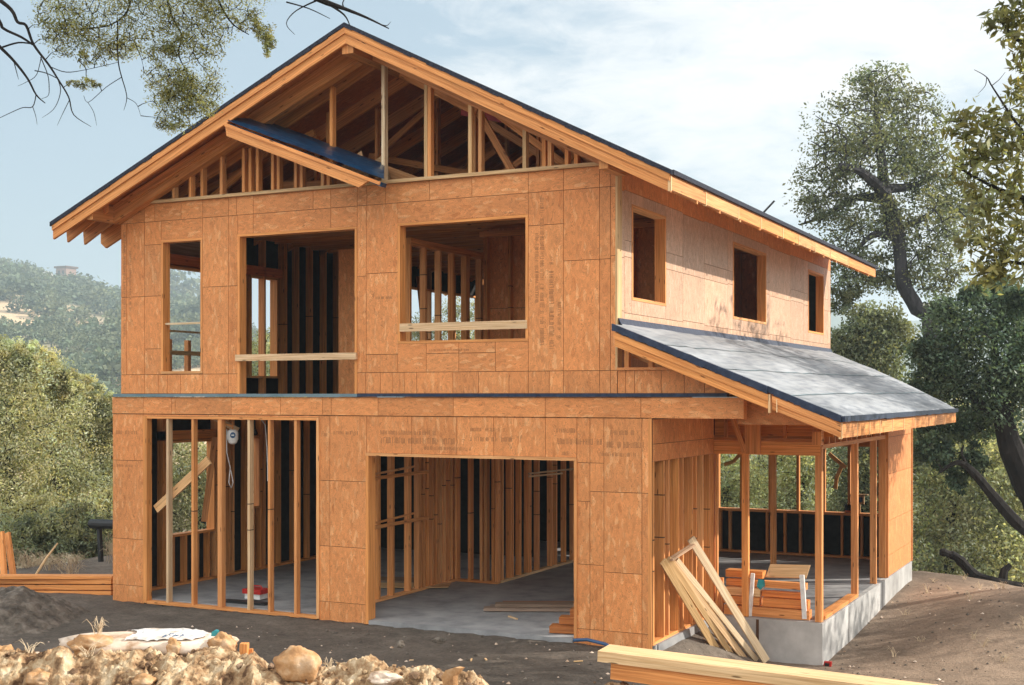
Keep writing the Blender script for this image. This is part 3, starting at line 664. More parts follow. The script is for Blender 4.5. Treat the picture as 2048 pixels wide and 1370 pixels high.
for v in (.5, .62, .82, 1.35, 1.75, 2.25, 2.55, 2.68, 2.8, 2.95, 3.08, 3.22, 3.36, 3.5): stick('stud', (-4.925, v, .04), (-4.825, v + .055, 2.7), gp)
for z in (1.13, 1.86): board('batten', (-4.78, .55, z), (-4.78, 2.75, z + .02), .03, .05, gp, (1, 0, 0)); board('batten', (-4.80, .5, z + .03), (-4.80, 2.35, z + .12), .02, .03, gp, (1, 0, 0))
gb = stick('partition_plate', (-4.93, 3.75, 0), (-4.05, 3.86, .04), house)
for u in (-4.93, -4.85, -4.6, -4.38, -4.30, -4.16, -4.10): stick('stud', (u, 3.75, .04), (u + .05, 3.86, 2.75), gb)
gr = stick('partition_plate', (-4.16, 3.9, 0), (-4.05, 8.2, .04), house, LUMP)
for v in (3.95, 4.25, 4.33, 4.62, 4.95, 5.02, 5.35, 5.9, 6.1, 6.5, 6.9, 7.3): stick('stud', (-4.15, v, .04), (-4.055, v + .042, 2.75), gr, tint=wt(1, 1.15))
for z, l in ((1.75, 2.0), (1.7, 1.4)): board('batten', (-4.03, 4.9, z), (-4.03, 4.9 + l, z - .02), .02, .03, gr, (1, 0, 0), LUMP)
part('partition', [INNER_SHADE], house, lambda m: (m.box((-8.6, 7.2, 0), (-4.95, 7.26, 2.8), 1.0), m.box((-4.9, 8.4, 0), (-3.7, 8.46, 2.8), 1.0)))  # black sheets put in for the dark of the lower rooms
part('socket', [WHITE], gr, lambda m: m.box((-4.06, 7.62, .95), (-4.035, 7.74, 1.05), 1.0))

# ------------------------------------------------------------------ ground
def sm(a, b, x):
    t = min(1, max(0, (x - a) / (b - a))); return t * t * (3 - 2 * t)
CREST = [(-3000, 560), (-900, 540), (-300, 542), (0, 556), (120, 570), (240, 588), (400, 592), (470, 640), (560, 700), (700, 770), (900, 800), (5000, 800)]
def interp(tab, x):
    if x <= tab[0][0]: return tab[0][1]
    for (a, b), (c, d) in zip(tab, tab[1:]):
        if x <= c: return b + (d - b) * (x - a) / (c - a)
    return tab[-1][1]
def near_(u, v): return sm(9, 3, abs(u + 2))
def ground_z(u, v):
    X, Z = camxz(u, v)
    z = -.055
    s1 = sm(-.15, .9, u) * sm(-3.5, .0, v + .8 * u * 0)
    z -= .53 * s1 * (1 - .42 * sm(4, 10, v)) + .35 * sm(-.4, .2, u) * sm(1.2, .9, u) * sm(2.7, 3.1, v) * sm(9.8, 9.4, v)
    z -= .45 * sm(4.0, 9, u) * sm(-2, 4, v)
    if 10 > Z > -40: z += .50 * sm(14.2, 10, Z)
    elif 10 <= Z < 14.2: z += .50 * sm(14.2, 10.2, Z) * .98
    if Z < 8: z += .9 * sm(8, -2, Z)
    z += .50 * math.exp(-((u - 3.9) / 1.5) ** 2 - ((v - 6.2) / 2.8) ** 2) - .55 * sm(4.8, 8.5, u) * sm(2, 6, v) - .25 * sm(7.5, 10.5, v) * sm(2, 4, u)
    z += .02 * math.sin(2.1 * (v + .12 * u) + .8 * mn.noise((u * .4, v * .4, 8))) * sm(-1, -2, v) * near_(u, v)
    d = max(0, v - 11.2, (-13.0 - u) * .9, (u - 11) * .8 if v > -4 else 0)
    z -= 13 * (1 - math.exp(-d / 26))
    inside = sm(-8.72, -8.4, u) * sm(.0, -.3, u) * sm(.06, .4, v) * sm(9.9, 9.7, v)
    z -= .5 * min(1, inside)
    near = sm(60, 20, abs(Z))
    pad = .012 if (v > -1 and Z < 30) else .03
    z += near * (pad * mn.noise((u * 1.6, v * 1.6, 0)) + .012 * mn.noise((u * 6, v * 6, 2)) + .05 * mn.noise((u * .45, v * .45, 4)) * sm(1.5, 4, abs(u + 4.4) - 4.4 if v > -1 else 4))
    if Z > 60:
        px = 1024 + FPX * X / Z
        cz = 3.1 + (755 - interp(CREST, px)) / FPX * 950
        t = sm(105, 950, Z); hill = -16 + (cz + 16) * (t ** .8)
        if Z > 950: hill = cz - .10 * (Z - 950)
        f = sm(60, 105, Z)
        hill += (8 * mn.noise((u * .006, v * .006, 1)) + 3.5 * mn.noise((u * .018, v * .018, 6))) * f * sm(105, 420, Z)
        z = z * (1 - f) + max(hill, -26) * f
        if Z > 1050:
            for zc, tab, w in ((1320, [(1000, 795), (1620, 690), (1665, 652), (1700, 645), (1730, 665), (1900, 700), (2600, 760)], 110), (1700, [(900, 770), (1600, 640), (1680, 622), (1720, 640), (1850, 640), (2600, 700), (4000, 700)], 150)):
                k = math.exp(-((Z - zc) / w) ** 2)
                z = max(z, -30 + (3.1 + (790 - interp(tab, px)) / FPX * zc + 30) * k)
    return z
def clearing(px_, py_):
    return math.exp(-((px_ - 190) / 75) ** 2 - ((py_ - 672 - .06 * (px_ - 190)) / 12) ** 2) + .8 * math.exp(-((px_ - 395) / 50) ** 2 - ((py_ - 625) / 9) ** 2)
def build_ground():
    th = [a * 4 for a in range(-45, -7)] + [-30 + .45 * i for i in range(int(60 / .45) + 1)] + [a * 4 for a in range(8, 46)]
    rr = []; r = .8
    while r < 2100: rr.append(r); r *= 1.013 if 7 < r < 30 else 1.03
    nt_, nr = len(th), len(rr)
    V = []; C = []
    for r in rr:
        for a in th:
            X, Z = r * math.sin(R(a)), r * math.cos(R(a))
            d = Z - 16; x0 = X - 1.741
            u, v = x0 * .896 - d * .443, x0 * .443 + d * .896
            z = ground_z(u, v); V.append((u, v, z))
            n = mn.noise((u * .009, v * .009, 9)); n2 = mn.noise((u * .3, v * .3, 3)) + .5 * mn.noise((u * 1.1, v * 1.1, 7))
            if Z > 90:                                        # far hills: dry grass and brush
                g = .8 * clearing(1024 + FPX * X / Z, 790 + (3.1 - z) / Z * FPX) + sm(-.1, .35, n + .3 * mn.noise((u * .027, v * .027, 2)))
                if X / Z > -.1: g *= .15; hillk = .55
                else: hillk = 1
                C.append((hillk * (.26 + .36 * g), hillk * (.24 + .22 * g) + (1 - hillk) * .06, hillk * (.16 + .13 * g), 1))
            else:
                k = .8 + .35 * n2; w = sm(0, 3, u) if v > -4 else .3
                C.append((k * (.185 + .18 * w), k * (.155 + .11 * w), k * (.128 + .062 * w), 1))
    F = []
    for i in range(nr - 1):
        for j in range(nt_):
            j2 = (j + 1) % nt_
            F.append((i * nt_ + j, i * nt_ + j2, (i + 1) * nt_ + j2, (i + 1) * nt_ + j))
    F.append(tuple(reversed(range(nt_))))
    me = bpy.data.meshes.new('ground'); me.from_pydata(V, [], F)
    ca = me.color_attributes.new('tint', 'FLOAT_COLOR', 'POINT'); ca.data.foreach_set('color', np.array(C, dtype=np.float32).ravel())
    me.polygons.foreach_set('use_smooth', [True] * len(F)); me.update()
    m, nt, b = new_mat('dirt_ground')
    pos = N(nt, 'ShaderNodeNewGeometry').outputs['Position']
    n1 = noise_n(nt, pos, 3.0, 8, .7); n2 = noise_n(nt, pos, 26, 5, .7)
    c = tintmul(nt, (1, 1, 1, 1))
    c = mixc(nt, 1, c, ramp(nt, n1.outputs['Fac'], [(.3, .68), (.7, 1.3)]), 'MULTIPLY')
    c = mixc(nt, 1, c, ramp(nt, n2.outputs['Fac'], [(.3, .6), (.5, 1), (.68, 1.15), (.74, 1.9)]), 'MULTIPLY')
    nt.links.new(c, b.inputs['Base Color']); b.inputs['Roughness'].default_value = .95; b.inputs['Specular IOR Level'].default_value = .15
    bump(nt, b, n2.outputs['Fac'], .8, .03)
    me.materials.append(m)
    o = bpy.data.objects.new('ground', me); COL.objects.link(o); o['kind'] = 'structure'
build_ground()

# ------------------------------------------------------------------ rocks, soil heaps
def lump(name, c, r, mat, seed, parent=None, amp=.35, fr=1.6, sub=3, flat=None):
    import bmesh
    bm = bmesh.new(); bmesh.ops.create_icosphere(bm, subdivisions=sub, radius=1)
    for v in bm.verts:
        d = v.co.normalized(); k = 1 + amp * mn.noise(d * fr + Vector((seed * 7.3, seed, 0))) + amp * .4 * mn.noise(d * fr * 3.1 + Vector((0, seed, 5)))
        k += amp * .25 * abs(mn.noise(d * fr * 1.3 + Vector((seed, 9, 1))))
        p = Vector((d.x * r[0] * k, d.y * r[1] * k, d.z * r[2] * k))
        if flat is not None and p.z > r[2] * flat: p.z = r[2] * flat + (p.z - r[2] * flat) * .18
        v.co = p
    me = bpy.data.meshes.new(name); bm.to_mesh(me); bm.free(); me.materials.append(mat)
    me.polygons.foreach_set('use_smooth', [sub > 2] * len(me.polygons))
    o = bpy.data.objects.new(name, me); COL.objects.link(o); o.location = c; o['base'] = list(Vector(c))
    if parent: o.parent = parent; o.location = Vector(c) - Vector(parent['base'])
    return o
def cam_to_uv(X, Z):
    x0, d = X - 1.741, Z - 16
    return x0 * .896 - d * .443, x0 * .443 + d * .896
def heap(name, label, mat, top, X0, X1, Zc, wf, wb, amp, seed, res=.045):
    """ridge of loose soil across the view; top(X) = crest height"""
    nx = int((X1 - X0) / res); nz = int((wf + wb) / res); V = []; F = []
    for i in range(nx + 1):
        X = X0 + (X1 - X0) * i / nx
        for j in range(nz + 1):
            s = -wf + (wf + wb) * j / nz; Z = Zc + s + .12 * mn.noise((X * 1.1, s, seed))
            t = 1 - (abs(s) / (wf if s < 0 else wb)); prof = sm(0, 1, t) ** .8
            u, v = cam_to_uv(X, Z); g = ground_z(u, v) - .04
            e = sm(0, .35, (X - X0)) * sm(0, .5, (X1 - X))
            h = max(0, top(X) - g) * prof * e
            w1, w2 = mn.noise((u * 3, v * 3, seed + 11)), mn.noise((u * 3, v * 3, seed + 17)); q = (u + .12 * w1, v + .12 * w2)
            nn = mn.noise((q[0] * 2.2, q[1] * 2.2, seed)) * .7 + mn.noise((q[0] * 5, q[1] * 5, seed + 2)) * .5 - abs(mn.noise((q[0] * 8.5, q[1] * 8.5, seed + 3))) * .55 + mn.noise((q[0] * 19, q[1] * 19, seed + 3)) * .26 + mn.noise((u * 37, v * 37, seed)) * .16 + .12
            V.append((u, v, g + h * .92 + amp * nn * min(1, prof * 2.5) * e))
    for i in range(nx):
        for j in range(nz):
            a = i * (nz + 1) + j; F.append((a, a + nz + 1, a + nz + 2, a + 1))
    me = bpy.data.meshes.new(name); me.from_pydata(V, [], F); me.materials.append(mat)
    me.update()
    o = bpy.data.objects.new(name, me); COL.objects.link(o)
    return tag(o, label, 'soil heap')
TOP = [(-200, 1292), (0, 1300), (150, 1300), (440, 1306), (540, 1326), (640, 1330), (760, 1324), (860, 1330), (900, 1350), (960, 1364), (1020, 1385), (1100, 1400)]
def topf(X): return 3.1 - (interp(TOP, 1024 + FPX * X / 11.0) - 790) / FPX * 11.0
heap('soil_ridge', 'long ridge of loose tan sunlit soil and roots across the foreground', BERM, topf, -5.6, .15, 11.0, .75, .95, .15, 1, .02)
TOP2 = [(1100, 1420), (1150, 1364), (1200, 1354), (1260, 1362), (1330, 1384), (1600, 1400), (1950, 1415), (2100, 1440)]
heap('soil_heap', 'small pale clump of soil beside the near end of the big sunlit beam', BERM, lambda X: 3.1 - (interp(TOP2, 1024 + FPX * X / 10.3) - 790) / FPX * 10.3, .45, 3.7, 10.3, .9, .6, .07, 5, .03)
TOP3 = [(-160, 1215), (0, 1172), (45, 1168), (80, 1185), (120, 1215), (170, 1250), (210, 1262)]
heap('soil_heap', 'dark grey heap of dug soil at the left below the stacked timber', DARKD, lambda X: 3.1 - (interp(TOP3, 1024 + FPX * X / 18.2) - 790) / FPX * 18.2, -8.6, -5.7, 18.2, 1.5, 1.2, .10, 9, .05)
# clods lying on the ridge (nobody could count them)
def clods():
    import bmesh
    mb = MB(); rg = random.Random(4)
    base = []
    bm = bmesh.new(); bmesh.ops.create_icosphere(bm, subdivisions=1, radius=1); base = ([v.co.copy() for v in bm.verts], [[v.index for v in f.verts] for f in bm.faces]); bm.free()
    V = []; F = []; mi = []
    for k in range(620):
        X = rg.uniform(-5.3, .0) if k < 560 else rg.uniform(.6, 1.45); Zc = 11.0 if k < 560 else 10.3
        s = rg.gauss(-.25, .35); u, v = cam_to_uv(X, Zc + s); g = ground_z(u, v) - .04
        tp = topf(X) if k < 560 else 3.1 - (interp(TOP2, 1024 + FPX * X / 10.3) - 790) / FPX * 10.3
        t = 1 - abs(s) / (.7 if s < 0 else .85)
        if t < .1: continue
        z = g + max(0, tp - g) * sm(0, 1, t) ** .8 * .92 + .02
        r = rg.choice((.007, .008, .010, .012, .014, .016, .020, .026, .034, .05 if k % 3 == 0 else .02)); i0 = len(V); sd = rg.random() * 50; fl = rg.uniform(.6, 1.3); rt = rg.random() * 6
        for c in base[0]:
            q = c * (r * (1 + .6 * mn.noise(c * 1.4 + Vector((sd, 0, 0)))))
            V.append((u + q.x * math.cos(rt) - q.y * fl * math.sin(rt), v + q.x * math.sin(rt) + q.y * fl * math.cos(rt), z - .01 + q.z * .7))
        F += [[i0 + i for i in f] for f in base[1]]; mi += [rg.choice((0, 0, 0, 2, 2))] * len(base[1])
    me = bpy.data.meshes.new('soil_clods'); me.from_pydata(V, [], F); [me.materials.append(m) for m in (BERM, ROCK, BROWND)]; me.polygons.foreach_set('material_index', mi); me.update()
    o = bpy.data.objects.new('soil_clods', me); COL.objects.link(o); o['kind'] = 'stuff'
clods()
def gravel():
    V = []; F = []; rg = random.Random(11); mats = []
    for k in range(1500):
        if k < 1000: X, Z = rg.uniform(-7.2, 6), rg.uniform(12.2, 17.5)
        else: X, Z = rg.uniform(3.5, 9), rg.uniform(15, 24)
        u, v = cam_to_uv(X, Z)
        if (-8.8 < u < .05 and v > -.02) or (u < 1.55 and v > 2.5): continue
        r = rg.choice((.008, .01, .014, .02, .03)); z = ground_z(u, v) + r * .2; i0 = len(V); a = rg.random() * 6
        for q in ((1, 0, 0), (0, 1, 0), (-1, 0, 0), (0, -1, 0), (0, 0, 1), (0, 0, -.6)):
            s = rg.uniform(.6, 1.3) * r
            V.append((u + (q[0] * math.cos(a) - q[1] * math.sin(a)) * s, v + (q[0] * math.sin(a) + q[1] * math.cos(a)) * s, z + q[2] * s * .7))
        for f in ((0, 1, 4), (1, 2, 4), (2, 3, 4), (3, 0, 4), (1, 0, 5), (2, 1, 5), (3, 2, 5), (0, 3, 5)): F.append([i0 + i for i in f]); mats.append(0 if k % 3 else 1)
    me = bpy.data.meshes.new('gravel'); me.from_pydata(V, [], F); me.materials.append(DARKD); me.materials.append(PALER)
    me.polygons.foreach_set('material_index', mats); me.update()
    o = bpy.data.objects.new('gravel', me); COL.objects.link(o); o['kind'] = 'stuff'
gravel()
def pxm(n, Z): return n * Z / FPX
# named rocks on the ridge
def rock(px, py, wpx, hpx, Z, mat, seed, label, name='rock', dpx=None, flat=None, amp=.42):
    o = lump(name, at(px, py, Z), (pxm(wpx, Z) / 2, pxm(dpx or wpx * .8, Z) / 2, pxm(hpx, Z) / 2), mat, seed, amp=amp, flat=flat, sub=4)
    o.rotation_euler.z = R(26.3)
    return tag(o, label, 'rock')
SLABROCK = rock(305, 1290, 330, 78, 11.5, PALER, 3, 'long flat pale rock slab lying on the soil ridge', 'rock_slab', 150, .45, .26)
rock(190, 1290, 95, 46, 11.35, ROCK, 21, 'orange brown broken end rock at the left of the pale slab')
rock(448, 1290, 52, 44, 11.3, ROCK, 5, 'rounded tan stone at the right end of the pale slab')
rock(598, 1332, 88, 74, 10.9, ROCK, 8, 'large rounded orange boulder standing on the soil ridge', amp=.22)
rock(350, 1297, 32, 36, 11.2, ROCK, 9, 'small brown stone in front of the white plastic sheet')
rock(803, 1288, 14, 16, 13.5, DARKD, 12, 'small grey stone standing on the dark ground before the wide opening')
rock(880, 1280, 26, 12, 14.2, DARKD, 14, 'flat dark stone on the dark ground left of centre')
rock(85, 1358, 52, 36, 10.75, ROCK, 15, 'brown stone half buried at the lower left of the soil ridge')
rock(292, 1366, 46, 34, 10.7, ROCK, 16, 'orange stone low on the soil ridge below the pale slab')
rock(10, 1312, 40, 40, 11.1, ROCK, 17, 'orange stone on the crest at the left edge of the ridge')
rock(70, 1316, 46, 22, 11.1, PALER, 18, 'pale flat stone on the crest near the left end of the ridge')
rock(770, 1356, 60, 26, 10.8, PALER, 19, 'pale lumpy stone on the right part of the soil ridge')
rock(1330, 1350, 60, 24, 10.2, PALER, 23, 'low pale stone under the big sunlit beam')
def stake(pts, w, label):
    mb = MB(); mb.beam(*[at(*p) for p in pts], w, w * .8, None, wt()); return tag(mb.build('wood_stake', LUM, None, at(*pts[0])), label, 'stake')
stake([(490, 1320, 11.3), (491, 1286, 11.3)], .085, 'short square orange wood stake standing on the soil ridge')
stake([(505, 1322, 11.35), (504, 1297, 11.35)], .04, 'thin wood peg right beside the square wood stake')
mb = MB(); P = [at(889, 1372, 10.7), at(884, 1352, 10.7), at(893, 1340, 10.7), at(912, 1334, 10.7), at(922, 1336, 10.7), at(908, 1352, 10.7), at(908, 1372, 10.7)]
mb.prism(P, Vector((.02, .05, .0))); tag(mb.build('bark_shard', ROCK, None, P[0]), 'brown curved bark shard sticking up at the right end of the soil ridge', 'wood shard')
# white plastic sheet on the slab with a faint blue stamp, teal scrap
def sheet(name, onto, px0, px1, py0, py1, mat, label, cat, n=20):
    from mathutils.bvhtree import BVHTree
    M = Matrix.Translation(onto.location) @ onto.rotation_euler.to_matrix().to_4x4()
    bv = BVHTree.FromPolygons([M @ v.co for v in onto.data.vertices], [list(p.vertices) for p in onto.data.polygons])
    V = MB(); G = {}
    for i in range(n + 1):
        for j in range(n + 1):
            a, b = i / n, j / n
            e = mn.noise((a * 2.5, b * 2.5, 8)); x = px0 + (px1 - px0) * (a + .10 * e) + 26 * math.sin(b * 3.1); Z = 11.25 + .55 * (b + .12 * mn.noise((a * 3, b, 3)))
            p = at(x, 1290, Z); h = bv.ray_cast(p + Vector((0, 0, 3)), Vector((0, 0, -1)))[0]
            z = h.z if h else at(x, 1300, Z).z
            G[i, j] = Vector((p.x, p.y, z + .012 + .022 * abs(mn.noise((a * 6, b * 6, 2))) + .01 * mn.noise((a * 15, b * 15, 5))))
    for i in range(n):
        for j in range(n): V.quad([G[i, j], G[i + 1, j], G[i + 1, j + 1], G[i, j + 1]])
    o = V.build(name, mat, None, G[n // 2, 0], False)
    return tag(o, label, cat), G
sh, G = sheet('plastic_sheet', SLABROCK, 250, 385, 0, 0, DIRTYW, 'crumpled white plastic sheet on the pale rock slab with a faint printed stamp', 'plastic sheet')
mb = MB()
for k in range(7):
    g0, g1 = G[11 + k % 2 + k // 2, 2 + k % 3], G[12 + k // 2, 4 + k % 2]
    mb.beam(g0 + Vector((.012 * k, 0, .012)), g0.lerp(g1, .5) + Vector((.012 * k, .0, .014)), .012, .004)
mb.build('stamp', BLUE, sh)
mb = MB(); a = at(424, 1272, 11.4); mb.prism([a, a + Vector((.05, .02, 0)), a + Vector((.055, .02, .045)), a + Vector((.03, .015, .05)), a + Vector((.005, 0, .035))], Vector((.01, .012, .01)))
tag(mb.build('plastic_scrap', TEAL, None, a), 'small teal plastic scrap by the right end of the pale slab', 'scrap')
# ------------------------------------------------------------------ dry grass and brush
def blades(name, spots, label, cat, mat=DRYG, kind=None):
    mb = MB(); rg = random.Random(len(spots) * 3 + 1)
    for (p, h, n, spread) in spots:
        for k in range(n):
            a = rg.random() * 6.28; l = h * rg.uniform(.5, 1.15); d = Vector((math.cos(a), math.sin(a), 0)) * spread * rg.uniform(.3, 1)
            q = p + Vector((rg.gauss(0, .3), rg.gauss(0, .3), 0)) * spread * .6
            mb.tube([q, q + d * .3 + Vector((0, 0, l * .6)), q + d * .8 + Vector((0, 0, l)), q + d * 1.25 + Vector((0, 0, l * .8))], [.0035, .003, .0022, .001], 3, cap=False)
    o = mb.build(name, mat, None, spots[0][0])
    return tag(o, label, cat, kind=kind)
blades('dry_grass_tuft', [(at(200, 1268, 11.5), .14, 26, .10)], 'curly dry grass tuft on the left end of the pale slab', 'dry grass')
blades('dry_grass_tuft', [(at(660, 1336, 11.0), .08, 14, .08)], 'small dry grass tuft right of the large orange boulder', 'dry grass')
blades('dry_roots', [(at(180, 1312, 11), .12, 12, .14), (at(60, 1305, 11), .1, 10, .12)], 'thin dry roots curling out of the left part of the soil ridge', 'roots')
gs = []
for k in range(70):
    u, v = rnd.uniform(-14.5, -9.2), rnd.uniform(1.2, 5.5); gs.append((Vector((u, v, ground_z(u, v))), rnd.uniform(.2, .45), 26, .3))
blades('dry_brush', gs, None, None, kind='stuff')
gs = []
for k in range(60):
    u, v = rnd.uniform(1.8, 8), rnd.uniform(3, 12); gs.append((Vector((u, v, ground_z(u, v))), rnd.uniform(.05, .14), 8, .12))
blades('dry_grass', gs, None, None, kind='stuff')
mb = MB(); mb.tube([at(72, 1152, 22.5), at(95, 1115, 22.6), at(117, 1086, 22.8)], [.025, .022, .012], 6); tag(mb.build('stick', LUMP, None, at(72, 1152, 22.5)), 'thin pale stick leaning in the dry brush left of the house', 'stick')

# ------------------------------------------------------------------ loose timber
def plank(pts, w, h, label, group=None, mat=None, tint=None, side=None, name='timber_board'):
    p0, p1 = [Vector(p) for p in pts]; mb = MB(); mb.beam(p0, p1, w, h, side, tint or wt(.95, 1.15))
    return tag(mb.build(name, mat or LUM, None, (p0 + p1) / 2), label, 'board', group)
gz = ground_z(-10.5, .4)
for k, (dz, dx, lb) in enumerate(((.07, 0, 'lowest'), (.15, .15, 'second from bottom'), (.235, -.1, 'third from bottom'), (.30, -1.3, 'topmost, pale'))):
    yy = (1184, 1172.5, 1161, 1153)[k]; plank([at(-60 + dx * 90, yy - 1, 21.2), at(234, yy, 20.5)], .30, .075 if k < 3 else .045, f'orange timber board in the ground stack left of the house, {lb}', 'timber stacked left of the house', side=(.443, .896, 0), tint=(1.1, 1.05, .95))
for k, u in enumerate((-11.0, -9.6)):
    e = at((70, 190)[k], 1192, 20.9); plank([e - Vector((.2, .4, 0)), e + Vector((.2, .4, 0))], .09, .05, ('left' if k == 0 else 'right') + ' small wood bearer under the timber stack left of the house', 'bearers', side=(1, 0, 0))
plank([at(12, 1185, 21.2), at(4, 1064, 21.6)], .10, .05, 'upright board at the left edge, left one of the leaning pair', side=(1, 0, 0)); plank([at(32, 1180, 21.4), at(16, 1066, 21.8)], .10, .05, 'upright board at the left edge, right one of the leaning pair', side=(1, 0, 0))
mb = MB(); a = at(184, 1047, 24.6); b = at(240, 1049, 24.2); mb.tube([a, b], .09, 12); mb.beam(a + Vector((.12, 0, 0)), a + Vector((.12, 0, .45)), .05, .05); mb.beam(a + Vector((.2, 0, -.05)), Vector((a.x + .25, a.y, ground_z(a.x, a.y) - .1)), .07, .07)
tag(mb.build('black_pipe', BLACK, None, a), 'black pipe on a post beside the left corner of the house', 'pipe')
# foreground beam
b0, b1 = at(1209, 1305, 10.4), at(1960, 1400, 9.3)
dirb = (b1 - b0).normalized(); sd = Vector((dirb.y, -dirb.x, 0)) * -1
plank([b0, b1], .30, .085, 'thick pale sunlit beam in the foreground, upper one of two', None, LUMP, (1.05, 1.05, 1.05), sd, 'timber_beam')
c0, c1 = at(1232, 1336, 10.35) + Vector((0, 0, 0)), at(1960, 1432, 9.25)
plank([c0, c1], .22, .13, 'orange beam in the foreground underneath the pale one', None, LUM, (.95, .9, .85), sd, 'timber_beam')
# boards leaning on the return wall at the porch
ga = ground_z(.7, 2.2)
for k, (p0, p1, w, lb) in enumerate((((.34, 1.90, -.53), (.07, .22, 1.02), .10, 'leftmost'), ((.47, 2.02, -.53), (.07, .40, 1.03), .075, 'second from left'), ((.58, 2.12, -.53), (.07, .55, .97), .085, 'third from left'),
                                     ((.70, 2.22, -.53), (.07, .72, .98), .075, 'fourth from left'), ((.84, 2.22, -.53), (.05, 1.36, 1.19), .11, 'rightmost and longest'))):
    plank([p0, p1], w, .035, f'pale board leaning against the open stud wall by the porch, {lb}', 'boards leaning by the porch', LUMP, wt(.85, 1.1), (.5, 1, 0) if k < 4 else (.7, .8, 0))
plank([(.1, .4, 1.02), (.12, 1.25, 1.12)], .07, .03, 'short grey board lying across the tops of the leaning boards', None, GREYW, (1.5, 1.4, 1.3), (1, 0, 0))
# stacked timber on the edge of the sunroom slab
def pb(u0, u1, y, z, w, h, lb, mat=None, t=None): return plank([(u0, y, z), (u1, y, z)], w, h, f'timber board stacked on the sunroom slab edge, {lb}', 'timber stacked on the sunroom slab', mat, t, (0, 1, 0))
pb(.12, 1.33, 2.70, .065, .16, .13, 'lowest in front'); pb(.18, 1.2, 2.92, .065, .16, .13, 'lowest behind')
pb(.10, .62, 2.74, .20, .16, .11, 'short second layer at left'); pb(.66, 1.30, 2.74, .20, .14, .12, 'second layer at right', t=(1.05, .9, .75)); pb(.12, .62, 2.78, .32, .18, .11, 'short third layer at left', LUMP)
pb(.64, 1.22, 2.78, .31, .12, .08, 'third layer at right, reddish', t=(1, .75, .55)); pb(.10, 1.24, 2.86, .43, .12, .09, 'fourth layer, full length'); pb(.06, .6, 3.0, .54, .2, .1, 'topmost at left', t=(1.0, .95, .8))
plank([(.05, 2.7, .0), (.05, 2.7, .50)], .08, .05, 'short upright block at the left end of the timber stack', None, LUM, None, (1, 0, 0)); plank([(.50, 2.62, .0), (.54, 2.62, .60)], .05, .04, 'left of two whitewashed stakes holding the timber stack', 'whitewashed stakes', WHITE, (1, 1, 1), (1, 0, 0)); plank([(1.27, 2.62, .02), (1.23, 2.62, .62)], .06, .05, 'right of two whitewashed stakes holding the timber stack', 'whitewashed stakes', WHITE, (1, 1, 1), (1, 0, 0))
mb = MB(); mb.frame_box((.62, 3.0, .50), (.58, 0, .02), (0, .25, .15), (0, -.004, .012), 1.0); o = tag(mb.build('printed_board', LUMP, None, (.9, 3.1, .5)), 'slanted pale board with purple printed letters on top of the timber stack', 'board')
mb = MB()
for k in range(8):
    x = .65 + k * .037
    for (dx, hh) in ((0, .05), (.016, .035 + .015 * (k % 2))): mb.frame_box((x + dx, 3.07, .555), (.007, 0, 0), (0, hh, hh * .6), (0, -.001, .002), 1.0)
mb.build('printing', mat_plain('purple_ink', (.18, .05, .16), .7), o)
mb = MB(); mb.prism([(.60, 2.68, .505), (.69, 2.68, .50), (.72, 2.60, .44), (.66, 2.57, .38), (.60, 2.6, .42)], (0, 0, .01)); tag(mb.build('rag', TEAL, None, (.65, 2.64, .45)), 'teal and grey rag hanging on the front of the timber stack', 'rag')
# timber inside the wide opening
for k, (p0, p1, lb, t) in enumerate((((-3.05, 1.35, .03), (-1.1, 2.25, .03), 'nearest and lowest', None), ((-3.05, 1.55, .03), (-1.05, 2.5, .03), 'middle of the low layer', None), ((-3.0, 1.85, .04), (-1.0, 2.75, .04), 'farthest', (1.2, .8, .6)), ((-2.95, 1.52, .075), (-1.05, 2.42, .075), 'upper layer', None))):
    plank([p0, p1], .2, .04, f'weathered board lying on the slab inside the wide opening, {lb}', 'boards on the slab inside the wide opening', GREYW, t or wt(.9, 1.2))
for k, (z, u, lb) in enumerate(((.05, -1.5, 'lowest'), (.15, -1.42, 'middle'), (.24, -1.32, 'topmost'))):
    plank([(u, .28 + .12 * k, z), (-.75, .45 + .12 * k, z)], .22, .09, f'brown timber offcut by the right jamb of the wide opening, {lb}', 'offcuts by the right jamb', LUM, (.6, .5, .42))
plank([(-2.5, 1.05, .01), (-2.3, .9, .01)], .03, .02, 'tiny pale wood scrap in front of the weathered boards', None, LUMP)
mb = MB(); mb.tube([(-1.0, -.12, .0), (-.8, -.16, .03), (-.55, -.18, .0), (-.4, -.25, -.03)], .022, 8); tag(mb.build('hose', BLUE, None, (-.8, -.16, 0)), 'short dark blue hose on the ground at the foot of the right pier', 'hose')
for k in range(10):
    p = at(rnd.uniform(330, 1150), rnd.uniform(1288, 1318), 15.2); p.z = ground_z(p.x, p.y) + .008; a = rnd.uniform(0, 3.1); l = rnd.uniform(.04, .12)
    if p.y > -.1: p.y = -.35 - rnd.random() * .6; p.z = ground_z(p.x, p.y) + .008
    plank([p, p + Vector((math.cos(a) * l, math.sin(a) * l, .004))], .02, .010, 'tiny pale wood scrap on the dark ground before the house', 'wood scraps on the dark ground', LUMP, name='wood_scrap')
